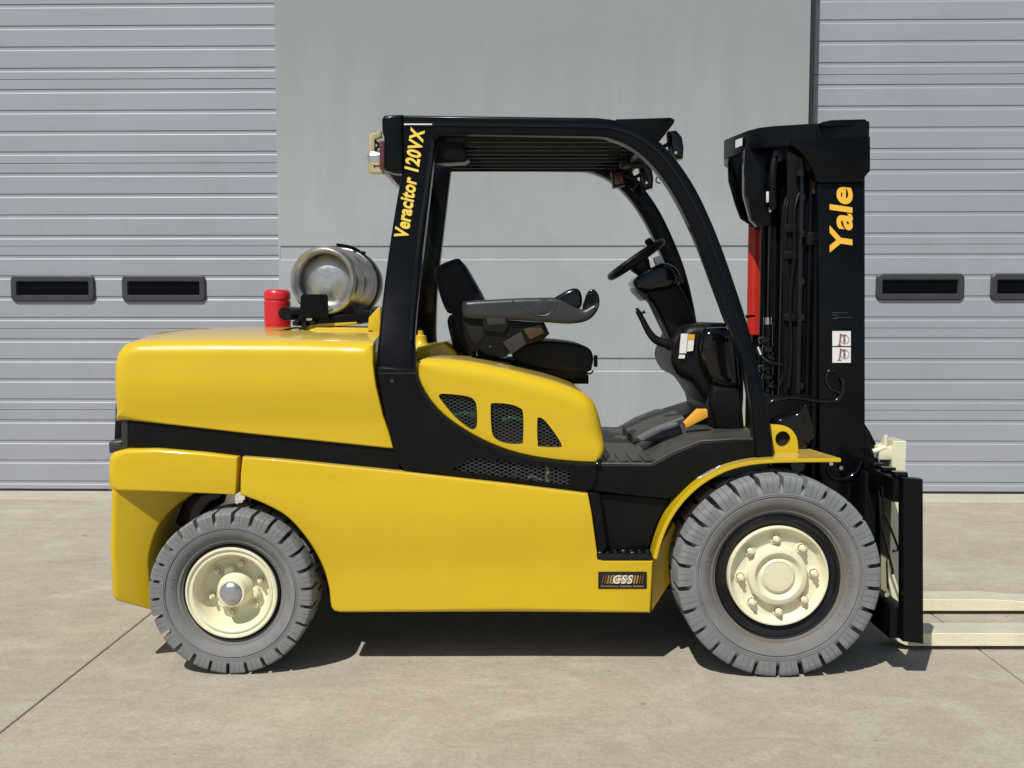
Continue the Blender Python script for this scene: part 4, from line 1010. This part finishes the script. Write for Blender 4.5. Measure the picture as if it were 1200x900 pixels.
bm.faces.new(rows[0]); bm.faces.new(list(reversed(rows[-1])))
bmesh.ops.recalc_face_normals(bm, faces=bm.faces[:])
bmesh.ops.bevel(bm, geom=[e for e in bm.edges if e.calc_face_angle(0) > 1.2], offset=.004, segments=2, affect='EDGES')
finish('mast_crossmember', bm, M['black'], fl, 30)
tp = plate('mast_top_cover', [(963, 143), (975, 140.5), (1014, 139.5), (1016, 142), (1016, 146), (963, 148)], .345, .7, M['black'], fl, r=.003, Ym=.345)
o = plate('mast_head_plate', [(929, 163), (1013, 160), (1020, 160), (1020, 200), (1014, 207), (1012, 213), (962, 214), (957, 212)] + spl([(957, 212), (953, 200), (946, 188), (938, 178), (929, 171)], 3)[1:], .332, .36, M['black'], fl, r=.004); mir(o)
o = plate('sheave_guard', [(874, 172, 1), (905, 165, 1), (922, 166, 1), (919, 262, 1), (910, 265, 1), (889, 264, 1), (882, 258, 1), (875, 228, 1), (872, 200, 1)], .54, .56, M['black'], fl, r=.004, Ym=.54)
o = plate('sheave_flange', [(872, 176, 1), (875, 172, 1), (876, 228, 1), (883, 258, 1), (891, 265, 1), (887, 265, 1), (880, 258, 1), (872, 228, 1)], .545, .60, M['gloss'], fl, r=.003, Ym=.56)
plate('sheave_guard', [(853, 184), (876, 172), (878, 228), (886, 262), (880, 264), (868, 256), (862, 240), (854, 212)], .94, .96, M['black'], fl, r=.004, Ym=.94)
plate('sheave_box', [(893, 170), (955, 168), (955, 262), (905, 262), (895, 240)], .62, .95, M['under'], fl, r=.01, Ym=.62)
tube('sheave_hose', [P(912, 180, .5), P(907, 190, .49), P(905, 215, .49), P(906, 245, .5)], .016, M['plastic'], fl, n=4)
plate('sheave_cap', spl([(905, 186), (908, 178), (914, 176), (919, 182), (917, 188), (909, 190)], 3, closed=True), .48, .52, M['arm'], fl, r=.01, Ym=.48)
rbox('white_tag', P(899.5, 231, .53), (.012, .01, .05), M['white'], fl, r=.002)
rbox('white_tag', P(903, 246, .53), (.018, .01, .022), M['chrome'], fl, r=.003)
rbox('bronze_bush', P(953.5, 220, .40), (.012, .02, .055), M['copper'], fl, r=.002)
plate('pointer_plate', [(925, 171), (944, 184), (925, 185)], .50, .51, M['arm'], fl, r=.001, Ym=.5)
# caution sticker on crosshead chamfer
tube('bracket_light_edge', [P(875.5, 232, .545), P(881, 252, .545), P(884, 260, .545)], .003, M['chrome'], fl, n=3, seg=6)
px = [P(u, v, .72) for u, v in ((852, 170), (864, 162.5))]
c0 = Vector((1.048, .655, zt_ - .045)); c1 = Vector((1.064, .585, zt_ - .045))
dirp = (c1 - c0).normalized(); nn = Vector((-dirp.y, dirp.x, 0)); nn = nn if nn.x < 0 else -nn
bm = bmesh.new(); q = [c0 + Vector((0, 0, -.018)) + nn * .004, c1 + Vector((0, 0, -.018)) + nn * .004, c1 + Vector((0, 0, .018)) + nn * .004, c0 + Vector((0, 0, .018)) + nn * .004]
bm.faces.new([bm.verts.new(x) for x in q]); finish('head_sticker', bm, M['white'], fl, 0)
# lettering and decals on the mast
e = Vector((0, -.001, 0))
text('lettering', 'Yale', (P(999, 296, MY) + e, P(999, 219, MY) + e, P(972, 296, MY) + e), M['letter2'], fl, bold=.030, shear=.12, space=1.02)
plate('mast_decal', [(975.5, 388), (997, 388), (997, 405.5), (975.5, 405.5)], MY - .002, MY + .002, M['white'], fl, r=0)
plate('mast_decal', [(975.5, 407), (997, 407), (997, 425), (975.5, 425)], MY - .002, MY + .002, M['white'], fl, r=0)
def ringp(u, v, r0, r1, n=14):
    bm = bmesh.new(); c = P(u, v, MY - .0032)
    k = 4.36 / F
    a = [bm.verts.new(c + Vector((r1 * k * math.cos(t), 0, r1 * k * math.sin(t)))) for t in [2 * math.pi * i / n for i in range(n)]]
    b = [bm.verts.new(c + Vector((r0 * k * math.cos(t), 0, r0 * k * math.sin(t)))) for t in [2 * math.pi * i / n for i in range(n)]]
    for i in range(n): bm.faces.new((a[i], a[(i + 1) % n], b[(i + 1) % n], b[i]))
    finish('decal_print', bm, M['ink'], fl, 0)
for v in (398, 415.5):
    ringp(990, v, 4.7, 5.3); ringp(989.5, v - 3.2, .2, 1.2, 8)
    for q in ([(988.4, v + 3.5), (990.7, v + 3.5), (990.9, v - 1.6), (988.2, v - 1.6)], [(983, v + 6), (984.5, v + 6), (986, v - 7), (984.5, v - 7)], [(981.5, v + 6), (986, v + 6), (986, v + 7), (981.5, v + 7)], [(984, v - 6), (992, v - 6), (992, v - 5), (984, v - 5)]):
        plate('decal_print', q, MY - .0034, MY - .0028, M['ink'], fl, r=0)
for v, ua, ub in ((366, 975, 993), (368.5, 975, 983), (371.5, 978, 999), (373, 975, 981)):
    plate('stamped_mark', [(ua, v), (ub, v), (ub, v + 1), (ua, v + 1)], MY - .0015, MY + .001, M['arm'], fl, r=0)
# curled tube brackets on the mast face
tube('curled_bracket', [P(a, b, MY - .005) for a, b in spl([(897, 478), (906, 470), (925, 466), (945, 468), (962, 470), (978, 470), (986, 462), (988, 450), (985, 442)], 4)], .010, M['gloss'], fl)
tube('curled_bracket', [P(a, b, MY - .004) for a, b in spl([(978, 434), (970, 436), (968, 446), (974, 456), (984, 460)], 4)], .008, M['gloss'], fl)
tube('curled_bracket', [P(a, b, MY - .005) for a, b in spl([(974, 542), (970, 552), (976, 560), (990, 561), (1003, 554), (1010, 540)], 4)], .009, M['gloss'], fl)
plate('tilt_bracket', spl([(910, 495), (920, 489), (935, 484), (945, 472), (951, 490), (956, 510), (950, 522), (935, 528), (918, 515)], 3, closed=True), .30, .38, M['gloss'], fl, r=.016, seg=4, Ym=.3)
plate('tilt_casting', [(896, 466), (960, 462), (960, 560), (900, 560)], .40, .50, M['under'], fl, r=.01, Ym=.4)
tube('tilt_pin', [P(935, 545, .25), P(935, 545, .4)], .03, M['gloss'], fl, seg=20)
for uu, vv in ((903, 546), (973, 543), (985, 548), (924, 556)): lathe('bolt', [(0, -.012), (.009, -.012), (.011, 0)], M['chrome'], fl, Matrix.Translation(P(uu, vv, .33)), 10)
plate('cowl_glass', [(880, 464), (899, 469), (903, 500), (890, 500)], .45, .46, M['arm'], fl, r=0, Ym=.45)
rbox('mast_foot', (xb - .1, MY + .1, .17), (.26, .16, .16), M['under'], fl, r=.02)
# ---- carriage
CY = -.05
o = plate('carriage_end', [(1058.5, 570, 1), (1058.5, 560, 1), (1082, 562, 1), (1082.5, 755, 1), (1058.5, 752, 1)], CY, CY + .055, M['black'], fl, r=.005); mir(o)
cx0, cx1 = P(1058.5, 600, CY).x, P(1082, 600, CY).x
ztc = P(1070, 561, CY).z; zbc = P(1070, 755, CY).z
rbox('carriage_bar', ((cx0 + .01) - .0, .8, ztc - .055), (.075, 1.62, .10), M['black'], fl, r=.006)
rbox('carriage_bar', ((cx0 + .01), .8, zbc + .075), (.075, 1.62, .13), M['black'], fl, r=.006)
for k in range(13):
    rbox('bar_notch', (cx0 + .012, .03 + .125 * k, ztc + .006), (.055, .05, .022), M['gloss'], fl, r=.006)
o = plate('carriage_side', [(1013, 497), (1019, 506), (1026, 520), (1030, 545), (1031, 700), (1012, 712)], .36, .38, M['black'], fl, r=.004, Ym=.37); mir(o)
for yy in (.27, 1.25): rbox('carriage_upright', (cx0 - .015, yy + .04, (ztc + zbc) / 2), (.05, .07, ztc - zbc - .05), M['under'], fl, r=.006)
tube('release_rod', [P(1034, 570, .1), P(1036, 600, .1), P(1052, 640, .08), P(1052, 645, .08), P(1046, 646, .08)], .0055, M['gloss'], fl, seg=8)
tube('release_rod', [P(1030, 575, .12), P(1032, 612, .12), P(1046, 668, .1), P(1046, 673, .1)], .0055, M['gloss'], fl, seg=8)
lathe('bolt', [(0, -.012), (.010, -.012), (.012, 0)], M['chrome'], fl, Matrix.Translation(P(1038, 696, .02)), 10)
rbox('bar_rise', P(1033, 548, .5), (.04, .5, .04), M['gloss'], fl, r=.01)
# ---- forks
fx = P(1060, 600, .29).x
def fork(y0):
    sh = .060; x0_ = fx - sh; L = 1.35
    prof = [(x0_, P(1050, 517, .29).z)] + [(x0_, .20)]
    for k in range(7):
        a = math.pi + math.pi / 2 * k / 6; prof.append((x0_ + .11 + .11 * math.cos(a), .13 + .11 * math.sin(a)))
    prof += [(x0_ + L, .020), (x0_ + L, .038), (x0_ + .72, .078)]
    for k in range(5):
        a = -math.pi / 2 - math.pi / 2 * k / 4; prof.append((fx + .045 + .045 * math.cos(a), .123 + .045 * math.sin(a)))
    prof += [(fx, P(1050, 517, .29).z)]
    o = plate('fork', prof, y0, y0 + .15, M['forkpaint'], fl, r=.0022, seg=1, mapped=True, smooth=20)
    z = P(1050, 517, .29).z
    rbox('fork_hook', (fx - .085, y0 + .075, z - .055), (.06, .13, .06), M['cream'], o, r=.006)
    tube('fork_pin', [(fx - .085, y0 + .02, z - .04), (fx - .085, y0 + .02, z + .025)], .010, M['cream'], o, seg=10)
    tube('fork_pin_handle', [(fx - .085, y0 + .02, z - .03), (fx - .14, y0 + .02, z - .05)], .012, M['cream'], o, seg=10)
    return o
fork(.29); fork(.81)
